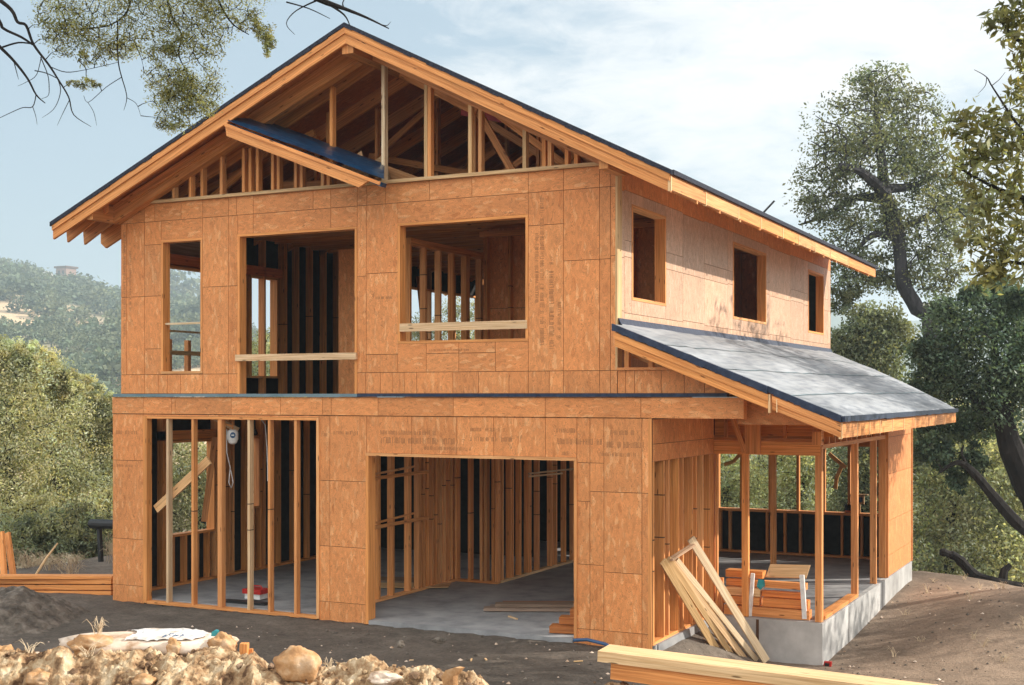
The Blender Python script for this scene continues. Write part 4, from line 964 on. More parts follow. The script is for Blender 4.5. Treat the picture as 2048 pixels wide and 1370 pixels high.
# left room contents
mb = MB(); mb.box((-6.75, .62, .02), (-6.47, .82, .10)); 
tb = tag(mb.build('toolbox', WHITE, None, (-6.6, .7, 0)), 'white toolbox with a red lid on the floor of the left room', 'toolbox')
mb = MB(); mb.box((-6.78, .60, .10), (-6.44, .84, .17)); mb.build('lid', RED, tb, None)
mb = MB(); mb.tube([(-6.72, .72, .17), (-6.7, .72, .21), (-6.52, .72, .21), (-6.5, .72, .17)], .01, 6); mb.build('handle', RED, tb)
plank([(-6.9, .35, .02), (-6.15, .38, .02)], .14, .03, 'black board lying on the floor just inside the left stud opening', None, BLACK)
for k, (p, a) in enumerate((((-6.3, 3.0), .3), ((-5.6, 2.4), .5))):
    mb = MB(); mb.frame_box((p[0], p[1], .012 + .012 * k), (1.1, a, .0), (-.2, .45, 0), (0, 0, .012)); tag(mb.build('plywood_sheet', LUMP if k else GREYW, None, (p[0], p[1], .01)), ('pale' if k else 'dark weathered') + ' plywood sheet lying on the floor of the left room', 'plywood')
mb = MB(); c = at(467, 870, 19.2); mb.lathe([(.0, .085), (.05, .08), (.075, .06), (.082, .0), (.08, -.06), (.06, -.115), (.03, -.135), (0, -.14)], c, 18); lamp = tag(mb.build('hanging_lamp', WHITE, None, c, True), 'white dome lamp with a round blue emblem hanging behind the open studs', 'lamp')
mb = MB(); cd = Vector((5.53 - c.x, -15.1 - c.y, .1)).normalized(); sdv = Vector((-cd.y, cd.x, 0)) * -1; cc = c + cd * .079
mb.quad([cc + sdv * .04 * math.cos(a * .3927) * -1 + Vector((0, 0, .045 * math.sin(a * .3927))) + cd * .004 for a in range(16)]); mb.build('emblem', BLUE, lamp)
mb = MB(); mb.quad([cc + sdv * (-.02 + .04 * i) + Vector((0, 0, .008 * j)) + cd * .006 for i, j in ((0, -1), (1, -1), (1, 1), (0, 1))]); mb.build('emblem_bar', WHITE, lamp)
mb = MB(); mb.tube([c + Vector((0, 0, .08)), c + Vector((0, 0, .32))], .01, 6); mb.beam(c + Vector((-.14, 0, .16)), c + Vector((.0, 0, .13)), .03, .025); mb.build('hanger', LUM, lamp)
mb = MB(); c = at(508, 866, 19.6); mb.lathe([(0, .06), (.05, .05), (.07, .0), (.06, -.03), (0, -.03)], c, 14); mb.tube([c, c + Vector((0, 0, .3))], .012, 6); tag(mb.build('hanging_lamp', BLACK, None, c, True), 'small dark lamp shade hanging right of the white dome lamp', 'lamp')
mb = MB(); mb.tube([at(455, 858, 19.3), at(455, 905, 19.3), at(462, 935, 19.3), at(459, 965, 19.3), at(464, 976, 19.3), at(468, 965, 19.3), at(463, 940, 19.3)], .006, 5); tag(mb.build('cable', WHITE, None, at(455, 900, 19.3)), 'thin white looped cable hanging below the white dome lamp', 'cable')
mb = MB(); mb.tube([at(523, 838, 19.4), at(532, 850, 19.4), at(535, 890, 19.4), at(537, 930, 19.4), at(537, 962, 19.4)], .008, 5); tag(mb.build('cable', WHITE, None, at(535, 890, 19.4)), 'straight grey white cable hanging right of the dark lamp shade', 'cable')
# things on the sunroom sill
c = at(1660, 1017, 25.0)
c = Vector((.40, 9.78, .862)); mb = MB(); mb.box((.32, 9.72, .865), (.52, 9.82, 1.02)); mb.tube([(.34, 9.77, 1.02), (.36, 9.77, 1.06), (.48, 9.77, 1.06), (.50, 9.77, 1.02)], .008, 6)
rd = tag(mb.build('radio', BLACK, None, c), 'small black radio with orange trim on the sunroom window sill', 'radio'); mb = MB(); mb.box((.33, 9.712, .87), (.50, 9.72, .905)); mb.build('trim', ORANGE, rd)
mb = MB(); mb.box((.50, 9.76, 1.03), (.68, 9.79, 1.20)); mb.box((.42, 9.75, 1.2), (.75, 9.80, 1.222)); mb.box((.57, 9.77, .862), (.61, 9.79, 1.03))
o = tag(mb.build('notice_board', LUMP, None, (.6, 9.78, .87)), 'small wooden stand with a grey blue card behind the radio', 'sign'); mb = MB(); mb.box((.53, 9.75, 1.07), (.65, 9.76, 1.16)); mb.build('card', BLUE, o)
for k, (pts, lb) in enumerate(((((.02, 9.75, 1.98), (.16, 9.75, 1.86), (.34, 9.75, 1.72)), 'upper curved wood strip hanging in the right sunroom window'), (((.26, 9.76, 1.74), (.16, 9.76, 1.52), (.14, 9.76, 1.3)), 'lower curved wood strip hanging in the right sunroom window'), (((-2.05, 9.75, 1.72), (-1.86, 9.75, 1.78), (-1.72, 9.75, 1.94)), 'curved wood strip hanging in the left sunroom window'))):
    mb = MB()
    for a, b in zip(pts, pts[1:]): mb.beam(a, b, .03, .07, (0, 1, 0), (1.1, .9, .6))
    tag(mb.build('wood_strip', LUMP, None, pts[1]), lb, 'wood strip')
mb = MB(); mb.frame_box((1.56, 2.46, -.60), (.10, 0, 0), (0, .05, 0), (.01, 0, .09)); o = tag(mb.build('marker_block', RED, None, (1.6, 2.48, -.6)), 'small red and black marker at the foot of the foundation corner', 'marker'); mb = MB(); mb.box((1.58, 2.452, -.57), (1.64, 2.459, -.53)); mb.build('plate', BLACK, o)

# ------------------------------------------------------------------ trees
def leaf_mesh(name, clumps, size, asp, mats, parent, seed, tint=(.6, 1.3), droop=0., up=None):
    """clumps: (centre, (sx, sy, sz), n)"""
    rg = np.random.default_rng(seed); C = []; T = []
    for c, s, n in clumps:
        p = rg.normal(0, 1, (n, 3)); p /= np.maximum(1, np.linalg.norm(p, axis=1, keepdims=True) / 1.9); C.append(np.array(c) + p * np.array(s))
        k = rg.uniform(*tint); h = rg.uniform(-.12, .12); T.append(np.clip(np.stack([k * (1 + h) * np.ones(n), k * np.ones(n), k * (1 - h) * np.ones(n)], 1) * rg.uniform(.75, 1.25, (n, 1)), 0, 3))
    C = np.concatenate(C); T = np.concatenate(T); n = len(C)
    a = rg.normal(0, 1, (n, 3)); a[:, 2] -= droop; a /= np.linalg.norm(a, axis=1, keepdims=True)
    b = np.cross(a, rg.normal(0, 1, (n, 3))); b /= np.linalg.norm(b, axis=1, keepdims=True)
    nn = np.cross(a, b)
    L = size * rg.uniform(.6, 1.35, (n, 1)); W = L * asp
    v = np.stack([C - a * L * .5, C + b * W * .5 + nn * W * .15 - a * L * .05, C + a * L * .5, C - b * W * .5 + nn * W * .15 - a * L * .05], 1).reshape(-1, 3)
    po = np.array(parent['base']) if parent is not None else np.zeros(3)
    me = bpy.data.meshes.new(name); me.vertices.add(4 * n); me.vertices.foreach_set('co', (v - po).ravel().astype(np.float32))
    me.loops.add(4 * n); me.loops.foreach_set('vertex_index', np.arange(4 * n, dtype=np.int32)); me.polygons.add(n); me.polygons.foreach_set('loop_start', np.arange(0, 4 * n, 4, dtype=np.int32))
    me.update(calc_edges=True)
    ca = me.color_attributes.new('tint', 'FLOAT_COLOR', 'POINT'); t4 = np.ones((4 * n, 4), dtype=np.float32); t4[:, :3] = np.repeat(T, 4, 0); ca.data.foreach_set('color', t4.ravel())
    me.materials.append(mats); o = bpy.data.objects.new(name, me); COL.objects.link(o)
    if parent is not None: o.parent = parent
    o['base'] = list(po); return o
def smooth_path(pts, k=4):
    out = []
    for i in range(len(pts) - 1):
        p0, p1, p2, p3 = pts[max(i - 1, 0)], pts[i], pts[i + 1], pts[min(i + 2, len(pts) - 1)]
        for j in range(k):
            t = j / k; out.append(.5 * ((2 * p1) + (p2 - p0) * t + (2 * p0 - 5 * p1 + 4 * p2 - p3) * t * t + (3 * p1 - p0 - 3 * p2 + p3) * t ** 3))
    return out + [pts[-1]]
def tree(name, label, Z, trunk, limbs, blobs, nclump, nleaf, size, leafm, bark, seed, group=None, asp=.5, tint=(.6, 1.3), base=None, clump=.26, twig=.012, cat='tree', surf=.5, depth=.8, droop=0.):
    """trunk: [(px, py, dz, radius)], limbs likewise, blobs: [(px, py, rx, ry, dz)] in photo pixels at depth Z + dz"""
    rg = random.Random(seed)
    P = lambda t: at(t[0], t[1], Z + t[2])
    pts = [P(t) for t in trunk]
    b = Vector(base) if base else Vector((pts[0].x, pts[0].y, ground_z(pts[0].x, pts[0].y)))
    if pts[0].z > b.z + .05: pts.insert(0, b.copy() - Vector((0, 0, .3))); rad = [trunk[0][3] * 1.35] + [t[3] for t in trunk]
    else: rad = [t[3] for t in trunk]
    root = empty(name, label, cat, b, group)
    mb = MB(); sk = []
    def tubep(pp, rr, sides=8):
        q = smooth_path(pp); n = len(pp) - 1; r2 = []
        for i in range(len(q)):
            t = i / 4; k = min(int(t), n - 1); r2.append((rr[k] + (rr[k + 1] - rr[k]) * (t - k)) * (1 + .12 * mn.noise(q[i] * 2.0)))
        mb.tube(q, r2, sides); sk.extend(q)
    tubep(pts, rad, 10)
    for l in limbs: tubep([P(t) for t in l], [t[3] for t in l], 7)
    clumps = []; pend = []
    for bl in blobs:
        px, py, rx, ry = bl[:4]; dz = bl[4] if len(bl) > 4 else 0; c = at(px, py, Z + dz); sx, sy = pxm(rx, Z + dz), pxm(ry, Z + dz)
        n = max(3, int(nclump * math.sqrt(rx * ry) / 60 * (bl[5] if len(bl) > 5 else 1)))
        for k in range(n):
            while True:
                d = Vector((rg.uniform(-1, 1), rg.uniform(-1, 1), rg.uniform(-1, 1)))
                if d.length < 1 and d.length > rg.random() * surf: break
            q = c + Vector((d.x * sx * .896 - d.y * sx * depth * .443, d.x * sx * .443 + d.y * sx * depth * .896, d.z * sy))
            s = min(sx, sy) * clump * rg.uniform(.7, 1.4)
            clumps.append((q, (s, s, s * .75), int(nleaf * rg.uniform(.6, 1.4))))
            if twig:
                pend.append((q, s))
    if twig:
        pend.sort(key=lambda t: min((w - t[0]).length_squared for w in sk))
        for q, s in pend:
                near = min(sk, key=lambda w: (w - q).length_squared); mid = (near + q) * .5 + Vector((rg.gauss(0, .08), rg.gauss(0, .08), rg.gauss(.05, .08))) * (near - q).length
                mb.tube([near, mid, q], [twig * 1.5, twig * 1.1, twig * .6], 4, cap=False); sk.extend([mid, q])
    mb.build('trunk', bark, root, None, True)
    leaf_mesh('crown', clumps, size, asp, leafm, root, seed, tint, droop)
    return root
# oak behind the house on the right
tree('oak_tree', 'tall open crowned oak with a leaning crooked trunk behind the right end of the house', 42,
     [(1868, 700, 0, .30), (1835, 618, 0, .26), (1808, 568, 0, .235), (1800, 500, 0, .22), (1795, 450, 0, .21), (1771, 390, 0, .22), (1765, 330, 0, .17), (1755, 250, 0, .11), (1752, 180, 0, .05)],
     [[(1770, 385, 0, .22), (1725, 345, -1, .14), (1680, 330, -1.5, .07)], [(1772, 400, 0, .2), (1715, 395, 1, .13), (1655, 430, 1, .08), (1600, 450, 1, .03)], [(1795, 455, 0, .16), (1830, 445, 0, .09), (1870, 420, 0, .04)],
      [(1770, 378, 0, .18), (1830, 372, 1, .12), (1880, 345, 1, .05)], [(1790, 475, 0, .16), (1745, 470, 0, .1), (1700, 520, 0, .04)], [(1798, 480, 0, .13), (1770, 440, 0, .1), (1778, 420, 0, .05)]],
     [(1760, 190, 72, 55, 0), (1700, 270, 80, 80, -1), (1830, 260, 60, 90, 1), (1645, 370, 58, 75, 0), (1750, 310, 90, 70, 0), (1860, 350, 70, 70, 1), (1720, 440, 90, 60, 0), (1850, 450, 90, 70, 0), (1700, 540, 55, 55, 0), (1770, 545, 55, 45, 1), (1870, 540, 60, 50, 0), (1690, 600, 35, 30, 0), (1925, 420, 50, 80, 1)],
     58, 46, .115, LEAF_OAK, BARKB, 3, clump=.22, twig=.022, surf=.25, tint=(.5, 1.35))
# dark oak nearer, at the right edge
tree('oak_tree', 'dense dark green oak with a thick black trunk at the right edge of the picture', 30,
     [(2085, 1040, 0, .36), (2050, 960, 0, .32), (2018, 880, 0, .27), (2000, 800, 0, .2), (1975, 740, 0, .12)],
     [[(2100, 1090, 0, .18), (2040, 1050, -.5, .14), (1990, 995, -.5, .12), (1945, 942, -.5, .09), (1915, 925, -.5, .06), (1880, 945, -.5, .03)], [(1945, 945, -.5, .05), (1925, 910, -.5, .03), (1928, 890, -.5, .02)],
      [(2010, 850, 0, .14), (1930, 780, 0, .08), (1880, 730, 0, .04)], [(1990, 770, 0, .13), (1990, 680, 1, .07), (1960, 620, 1, .03)]],
     [(1925, 670, 70, 75, 0), (2010, 640, 60, 70, 1), (1880, 750, 55, 65, 0), (1985, 780, 80, 70, 0), (2060, 740, 60, 110, 0), (1945, 850, 55, 35, 1), (1860, 845, 35, 40, 1), (2090, 900, 50, 80, 2), (1890, 625, 28, 30, 1), (1950, 590, 26, 24, 0), (1845, 700, 24, 34, 0), (1838, 790, 22, 26, 0), (1880, 905, 24, 40, 0), (1950, 915, 22, 35, 0), (1990, 575, 40, 24, 1), (2040, 600, 40, 30, 0), (1915, 960, 16, 30, 0), (1850, 900, 20, 26, 0)],
     84, 44, .105, LEAF_DARK, BARK, 5, clump=.27, twig=.015, surf=.2, tint=(.4, 1.8))
# pale trees down the slope, seen past the sunroom and right of the house
for k, (lb, Z, bx, by, bl, lm, tn) in enumerate((
    ('small bushy tree rising just behind the far end of the porch roof', 40, 1715, 800, [(1715, 700, 55, 60), (1680, 720, 40, 50), (1760, 720, 60, 60), (1740, 650, 40, 40), (1690, 780, 60, 50), (1790, 660, 35, 50)], LEAF_OAK, (.6, 1.4)),
    ('tall pale sunlit tree down the slope right of the house behind the black curved limb', 38, 1900, 1150, [(1890, 930, 80, 70), (1980, 950, 80, 90), (1900, 1040, 90, 80), (2010, 1080, 80, 80), (1860, 1110, 60, 70), (1960, 1150, 90, 60), (2060, 960, 60, 90)], LEAF_SAGE, (.45, 1.5)),
    ('grey green tree seen through the left sunroom windows', 42, 1450, 1100, [(1440, 930, 90, 60), (1500, 990, 90, 70), (1410, 1010, 70, 60), (1450, 1090, 90, 70)], LEAF_SAGE, (.5, 1.5)),
    ('grey green tree seen through the middle sunroom windows', 40, 1600, 1100, [(1590, 920, 80, 60), (1620, 1000, 90, 70), (1560, 1050, 70, 60), (1600, 1090, 90, 70)], LEAF_SAGE, (.5, 1.5)),
    ('darker grey green tree seen through the rightmost sunroom window', 37, 1740, 1100, [(1720, 930, 70, 70), (1760, 1000, 70, 80), (1800, 900, 60, 70), (1700, 1040, 60, 60), (1760, 1090, 80, 70)], LEAF_OAK, (.5, 1.6)),
    ('light green tree behind the garden slope, right of the tall pale tree', 46, 2000, 900, [(1840, 830, 70, 70), (2000, 880, 120, 90), (1900, 880, 80, 80), (1850, 960, 60, 90)], LEAF_PALE, (.5, 1.3)))):
    tree('bushy_tree', lb, Z, [(bx, by + 60, 0, .2), (bx - 4, by - 60, 0, .15), (bx + 8, by - 150, 0, .09)], [], bl, 70, 60, .12, lm, BARK, 20 + k, 'bushy trees down the slope behind the house', clump=.26, tint=tn, twig=.012, depth=.7)
# trees left of the house (seen past its corner and through its openings)
for k, (lb, Z, bx, by, bl, lm, tn) in enumerate((
    ('yellow green bushy tree at the far left edge below the hill', 30, 20, 1080, [(10, 770, 80, 90), (20, 715, 30, 45), (60, 720, 25, 40), (-20, 720, 30, 40), (-60, 820, 80, 120), (40, 880, 90, 90), (0, 980, 110, 80), (60, 1040, 80, 60)], LEAF_PALE, (.6, 1.3)),
    ('taller yellow green bushy tree second from the left edge', 31, 110, 1100, [(85, 770, 55, 70), (105, 740, 26, 42), (75, 730, 22, 45), (140, 775, 26, 42), (100, 850, 80, 80), (130, 960, 80, 80), (90, 1050, 90, 60)], LEAF_PALE, (.6, 1.35)),
    ('grey green bushy tree close to the left wall of the house', 32, 210, 1100, [(170, 850, 60, 70), (180, 790, 26, 40), (210, 810, 22, 38), (220, 900, 60, 90), (180, 980, 60, 70), (215, 1050, 60, 60), (250, 840, 50, 60)], LEAF_PALE, (.55, 1.2)),
    ('low sage shrub in front of the left trees beside the dry brush', 26, 60, 1290, [(20, 1080, 70, 50), (90, 1070, 60, 50), (150, 1060, 60, 50), (190, 1090, 40, 45)], LEAF_SAGE, (.35, 1.1)),
    ('green bushy tree seen through the window of the left room', 34, 400, 1130, [(360, 930, 70, 80), (430, 960, 70, 80), (390, 1040, 80, 70), (330, 1010, 60, 70), (500, 950, 60, 80)], LEAF_PALE, (.5, 1.2)),
    ('tall grey green tree seen through the balcony doorway', 36, 540, 1000, [(530, 720, 50, 60), (510, 800, 70, 70), (560, 830, 60, 70), (540, 900, 80, 80)], LEAF_SAGE, (.5, 1.2)),
    ('grey tree seen far behind the studs of the wide upper window', 44, 880, 1000, [(850, 690, 45, 60), (920, 660, 40, 70), (880, 760, 80, 70), (960, 740, 50, 60), (890, 860, 80, 80)], LEAF_SAGE, (.4, 1.0)))):
    tree('bushy_tree', lb, Z, [(bx, by + 80, 0, .16), (bx + 5, by - 80, 0, .12), (bx - 6, by - 180, 0, .07)], [], bl, 78, 72, .085, lm, BARK, 40 + k, 'bushy trees left of the house', clump=.21, tint=tn, twig=.010, depth=.7, asp=.36, surf=.2)
# fallen dark limb on the right slope
mb = MB(); q = smooth_path([at(1882, 1103, 26), at(1915, 1115, 26), at(1950, 1150, 26), at(1985, 1165, 25.6), at(2040, 1178, 25.4), at(2110, 1200, 25)]); mb.tube(q, [.07 + .10 * i / len(q) + .03 * mn.noise((i * .7, 0, 0)) for i in range(len(q))], 9)
mb.tube([at(1990, 1165, 25.6), at(1975, 1195, 25.5), at(1980, 1220, 25.4)], [.1, .07, .05], 7); mb.tube([at(2005, 1165, 25.6), at(2010, 1140, 25.6), at(2022, 1130, 25.6)], [.1, .08, .05], 7)
tag(mb.build('fallen_limb', BARK, None, at(1985, 1165, 25.6), True), 'thick black dead limb lying on the slope at the right edge', 'dead limb')
for k, (x0, y0, x1, y1, r) in enumerate(((1835, 1165, 1860, 1100, .09), (1868, 1160, 1895, 1185, .06), (1890, 1170, 1900, 1150, .05))): pass
# tree overhead at the left: trunk outside the frame, limbs and foliage hanging in
ZL = 9.0
def px(*l): return [(a, b, dz, r) for a, b, dz, r in l]
tree('overhead_tree', 'olive leaved tree whose branches hang into the top left of the picture', ZL,
     [(-640, 900, .6, .17), (-560, 400, .4, .15), (-420, 60, .2, .13), (-200, -180, .1, .10), (120, -260, 0, .075), (420, -190, 0, .055), (560, -60, 0, .032), (610, -10, 0, .03)],
     [px((600, -18, 0, .024), (655, 6, 0, .020), (690, 18, 0, .013), (735, 36, 0, .009), (780, 58, 0, .004)), px((655, 6, 0, .010), (690, 30, 0, .006), (702, 52, .1, .003)), px((690, 17, 0, .006), (688, 5, 0, .004), (700, -14, 0, .003)), px((640, 0, 0, .007), (595, 22, 0, .004), (575, 48, 0, .003), (592, 70, 0, .0015)), px((575, 5, 0, .006), (620, 18, 0, .004), (662, 38, 0, .002)), px((765, 50, 0, .004), (776, 52, 0, .003), (784, 44, 0, .001)),
      px((-140, -150, 0, .03), (-20, -20, 0, .016), (25, 20, 0, .013), (38, 45, 0, .011), (55, 52, 0, .010), (70, 90, 0, .009), (100, 130, 0, .0075), (118, 158, 0, .006), (140, 195, 0, .005), (150, 230, 0, .0035), (185, 254, 0, .0015)),
      px((-160, 0, 0, .02), (-20, 70, 0, .014), (0, 92, 0, .012), (30, 122, 0, .010), (58, 158, 0, .008), (75, 190, 0, .006), (93, 207, 0, .003)), px((-60, -60, 0, .016), (0, 40, 0, .012), (10, 58, 0, .010), (45, 75, 0, .009), (68, 90, 0, .007)), px((8, 95, 0, .007), (40, 86, 0, .006), (70, 89, 0, .005)),
      px((75, 190, 0, .004), (68, 214, 0, .0035), (48, 216, 0, .003), (22, 227, 0, .0025), (-5, 240, 0, .002)), px((68, 214, 0, .003), (74, 232, 0, .002), (77, 250, 0, .001)), px((84, 115, 0, .004), (98, 150, 0, .003), (101, 175, 0, .003), (99, 192, 0, .002), (86, 198, 0, .0015)), px((118, 158, 0, .004), (124, 180, 0, .003), (118, 205, 0, .0025), (107, 222, 0, .002), (87, 236, 0, .001)), px((142, 200, 0, .003), (128, 228, 0, .002), (117, 252, 0, .001)),
      px((72, 142, 0, .004), (95, 147, 0, .0035), (118, 158, 0, .003)), px((86, 110, 0, .003), (76, 150, 0, .0025), (55, 165, 0, .002), (38, 173, 0, .001)), px((30, 122, 0, .004), (36, 145, 0, .003), (40, 160, 0, .001)),
      px((238, 40, 0, .006), (238, 100, 0, .005), (240, 130, 0, .0045), (246, 155, 0, .004), (254, 182, 0, .0035), (256, 200, 0, .003), (250, 222, 0, .001)), px((246, 155, 0, .003), (215, 175, 0, .0025), (180, 205, 0, .002), (170, 192, 0, .0015)), px((256, 196, 0, .0025), (275, 208, 0, .002), (284, 232, 0, .001)), px((178, 205, 0, .002), (190, 225, 0, .002), (196, 252, 0, .001)), px((105, 135, 0, .003), (135, 145, 0, .003), (175, 140, 0, .002), (240, 125, 0, .002)), px((270, 80, 0, .003), (280, 105, 0, .0025), (286, 120, 0, .002), (289, 134, 0, .001)),
      px((330, -40, 0, .012), (345, 30, 0, .008), (365, 70, 0, .006), (360, 110, 0, .005), (378, 150, 0, .003), (395, 200, 0, .002)), px((420, -40, 0, .01), (460, 40, 0, .006), (500, 70, 0, .003)), px((240, -60, 0, .012), (262, 10, 0, .008), (225, 50, 0, .005), (150, 60, 0, .003))],
     [(120, 28, 50, 36, 0), (200, 30, 75, 62, 0), (150, 78, 70, 32, 0), (235, 95, 62, 28, .1), (300, 40, 55, 60, 0), (280, -30, 160, 50, .1), (375, 40, 60, 55, 0), (390, 95, 60, 28, 0), (430, 40, 45, 55, 0), (460, -20, 90, 45, 0), (495, 42, 34, 24, 0, .7), (540, 88, 14, 26, 0, .8), (528, 62, 26, 20, 0, .8), (325, 105, 32, 24, 0), (345, 165, 52, 36, 0, 1.2), (400, 170, 55, 40, 0, 1.3), (345, 205, 45, 30, 0), (400, 215, 45, 24, 0), (350, 245, 42, 20, 0, .9), (170, 168, 34, 14, 0, .6), (180, 118, 45, 16, 0, .5)],
     100, 26, .019, LEAF_OLIVE, BARK, 60, asp=.36, clump=.26, twig=.0024, tint=(.5, 1.5), surf=.2, depth=.5)
# broad leaved tree near the camera at the right: trunk outside the frame
tree('broadleaf_tree', 'broad leaved tree with large olive leaves reaching in at the top right', 8.0,
     [(2690, 1500, .4, .16), (2640, 1150, .5, .14), (2530, 860, .2, .13), (2470, 560, .3, .11), (2360, 300, 0, .09), (2310, 60, .15, .07), (2200, -200, 0, .045)],
     [px((2400, 480, .1, .05), (2200, 440, 0, .03), (2060, 400, 0, .018), (1980, 370, 0, .010), (1910, 330, 0, .005)), px((2300, 150, 0, .05), (2150, 120, 0, .025), (2050, 90, 0, .012), (2000, 40, 0, .006)), px((2420, 600, .1, .04), (2200, 560, 0, .022), (2060, 530, 0, .012), (1985, 520, 0, .006)), px((2200, 430, 0, .016), (2060, 280, 0, .010), (1990, 180, 0, .005), (1975, 155, 0, .003), (1950, 140, 0, .0015)), px((1985, 172, 0, .003), (2000, 160, 0, .002), (2012, 145, 0, .001)), px((1975, 155, 0, .003), (1972, 172, 0, .002), (1958, 188, 0, .001))],
     [(2040, 60, 38, 80, 0), (2010, 35, 30, 30, 0), (2045, 160, 22, 50, .2), (1925, 255, 42, 26, 0, .8), (1975, 260, 55, 50, 0), (2030, 250, 50, 60, 0), (1945, 330, 60, 40, 0), (2010, 340, 55, 55, 0), (1985, 400, 60, 40, 0), (2040, 430, 40, 70, 0), (1975, 480, 48, 45, 0), (2025, 520, 45, 50, 0), (1990, 550, 50, 28, 0), (2120, 300, 80, 200, .2), (2130, 60, 70, 120, 0)],
     32, 9, .07, LEAF_BIG, BARK, 61, asp=.34, clump=.42, twig=.0022, tint=(.45, 1.7), surf=.2, depth=.6)
# trees to the right outside the frame: they throw the dappled shade on porch roof and yard
def shade_tree(label, u, v, zt, r, seed, ncl=46):
    g = ground_z(u, v); rg = random.Random(seed); b = Vector((u, v, g)); root = empty('shade_oak', label, 'tree', b, 'oaks right of the yard')
    mb = MB(); q = smooth_path([b - Vector((0, 0, .3)), b + Vector((.2, .1, 2)), b + Vector((-.1, .3, zt - g - r)), b + Vector((.1, 0, zt - g))]); mb.tube(q, [.28 - .2 * i / len(q) for i in range(len(q))], 9)
    cl = []
    for k in range(ncl):
        while True:
            d = Vector((rg.uniform(-1, 1), rg.uniform(-1, 1), rg.uniform(-.8, .9)))
            if d.length < 1: break
        c = Vector((u, v, zt)) + d * r; cl.append((c, (.3, .3, .22), 80)); n = min(q, key=lambda w: (w - c).length_squared); mb.tube([n, (n + c) / 2 + Vector((0, 0, .15)), c], [.05, .03, .01], 4, cap=False)
    mb.build('trunk', BARK, root, None, True); leaf_mesh('crown', cl, .13, .5, LEAF_OAK, root, seed)
shade_tree('round crowned oak standing right of the porch yard', 9.5, 4.2, 5.6, 2.0, 71, 60)
shade_tree('taller oak standing farther back right of the porch yard', 7.7, 10.6, 7.2, 2.5, 72, 100)
shade_tree('small spreading oak standing farthest right of the yard', 12.6, 11.2, 5.4, 2.3, 73, 44)

# ------------------------------------------------------------------ hillside
SH = []
for k in range(4):
    rg = random.Random(90 + k); cl = []
    for i in range(16):
        a = rg.random() * 6.28; rr = rg.random() ** .5; cl.append((Vector((math.cos(a) * rr * .85, math.sin(a) * rr * .85, .35 + .45 * (1 - rr * rr) * rg.uniform(.6, 1.2))), (.22, .22, .17), 46))
    o = leaf_mesh('hill_shrub', cl, .17, .75, LEAF_HILL, None, 90 + k, (.55, 1.35)); SH.append(o)
rg = random.Random(31); cnt = 0; first = [True] * 4
def crest(px_):
    best = max(range(420, 1010, 10), key=lambda Z: (ground_z(*at(px_, 790, Z).xy) - 3.1) / Z)
    p = at(px_, 790, best); return Vector((p.x, p.y, ground_z(p.x, p.y))), best
CR = {k: crest(k) for k in (133, 90, 8, 42, 58, 350, 160, 205)}
pts = []
tries = 0
while cnt < 260 and tries < 20000:
    tries += 1
    pxx = rg.uniform(-60, 640); Z = 190 + 745 * rg.random() ** .9
    if 330 < pxx and rg.random() < .45: continue
    if any(abs(pxx - q) < 22 and Z > CR[q][1] - 110 for q in (133, 90)): continue
    p = at(pxx, 790, Z); z = ground_z(p.x, p.y); py_ = 790 + (3.1 - z) / Z * FPX
    g = mn.noise((p.x * .009, p.y * .009, 9)) + .3 * mn.noise((p.x * .027, p.y * .027, 2))
    if g > .10 and rg.random() < .93: continue
    if any((p.x - q[0]) ** 2 + (p.y - q[1]) ** 2 < 13 ** 2 for q in pts): continue
    pts.append((p.x, p.y)); k = rg.randrange(4); src = SH[k]
    if first[k]: o = src; first[k] = False
    else: o = src.copy(); COL.objects.link(o)
    
    if clearing(pxx, py_) > .35: continue
    s = rg.uniform(6.0, 12.5) * (.6 + Z / 1500); o.location = (p.x, p.y, z - .1 * s); o.scale = (s * rg.uniform(.9, 1.3), s, s * rg.uniform(.75, 1.1)); o.rotation_euler = (0, 0, rg.random() * 6.28)
    tag(o, 'round blue grey oak shrub scattered over the hazy hillside', 'shrub', 'oak shrubs on the far hillside'); cnt += 1
def hz(px_, Z): p = at(px_, 790, Z); return Vector((p.x, p.y, ground_z(p.x, p.y)))
hb = CR[133][0]; ht = empty('hill_tower', 'small square brown brick tower house on the hill crest', 'tower', hb)
def hbx(m, lo, hi): m.box([hb[i] + lo[i] for i in range(3)], [hb[i] + hi[i] for i in range(3)])
part('wall', BRICK, ht, lambda m: hbx(m, (-4.4, -4.4, -8), (4.4, 4.4, 13.5))); part('roof', [SEAM], ht, lambda m: hbx(m, (-5.3, -5.3, 13.5), (5.3, 5.3, 14.7)))
for dz in (4.0, 9.2):
    for dx in (-2.6, .9): part('window', [INNER_SHADE], ht, lambda m: hbx(m, (dx, -4.5, dz), (dx + 1.7, -4.4, dz + 2.6)))
hb2 = CR[90][0]; mb = MB(); mb.lathe([(5.6, -4), (5.6, 5.5), (4.8, 7.4), (2.6, 8.6), (0, 9)], hb2, 24); mb.lathe([(5.75, 4.3), (5.75, 4.8)], hb2, 24); tag(mb.build('hill_tank', CONC, None, hb2, True), 'round pale domed tank on the hill crest left of the tower house', 'tank')
for k, (pxx, s) in enumerate(((8, 5), (42, 4.5), (58, 4), (350, 7.5), (160, 3), (205, 3.5))):
    o = SH[k % 4].copy(); COL.objects.link(o); b = CR[pxx][0]; o.location = b; s *= 2.2; o.scale = (s * 1.1, s, s * 1.2)
    tag(o, ('tall tree at the left end of the hill crest', 'middle tree of the three at the left end of the hill crest', 'tree next to the pale tank on the hill crest', 'large flat crowned tree on the crest seen through the narrow upper window', 'low shrub on the crest right of the brick tower', 'low shrub on the crest near the house corner')[k], 'tree')

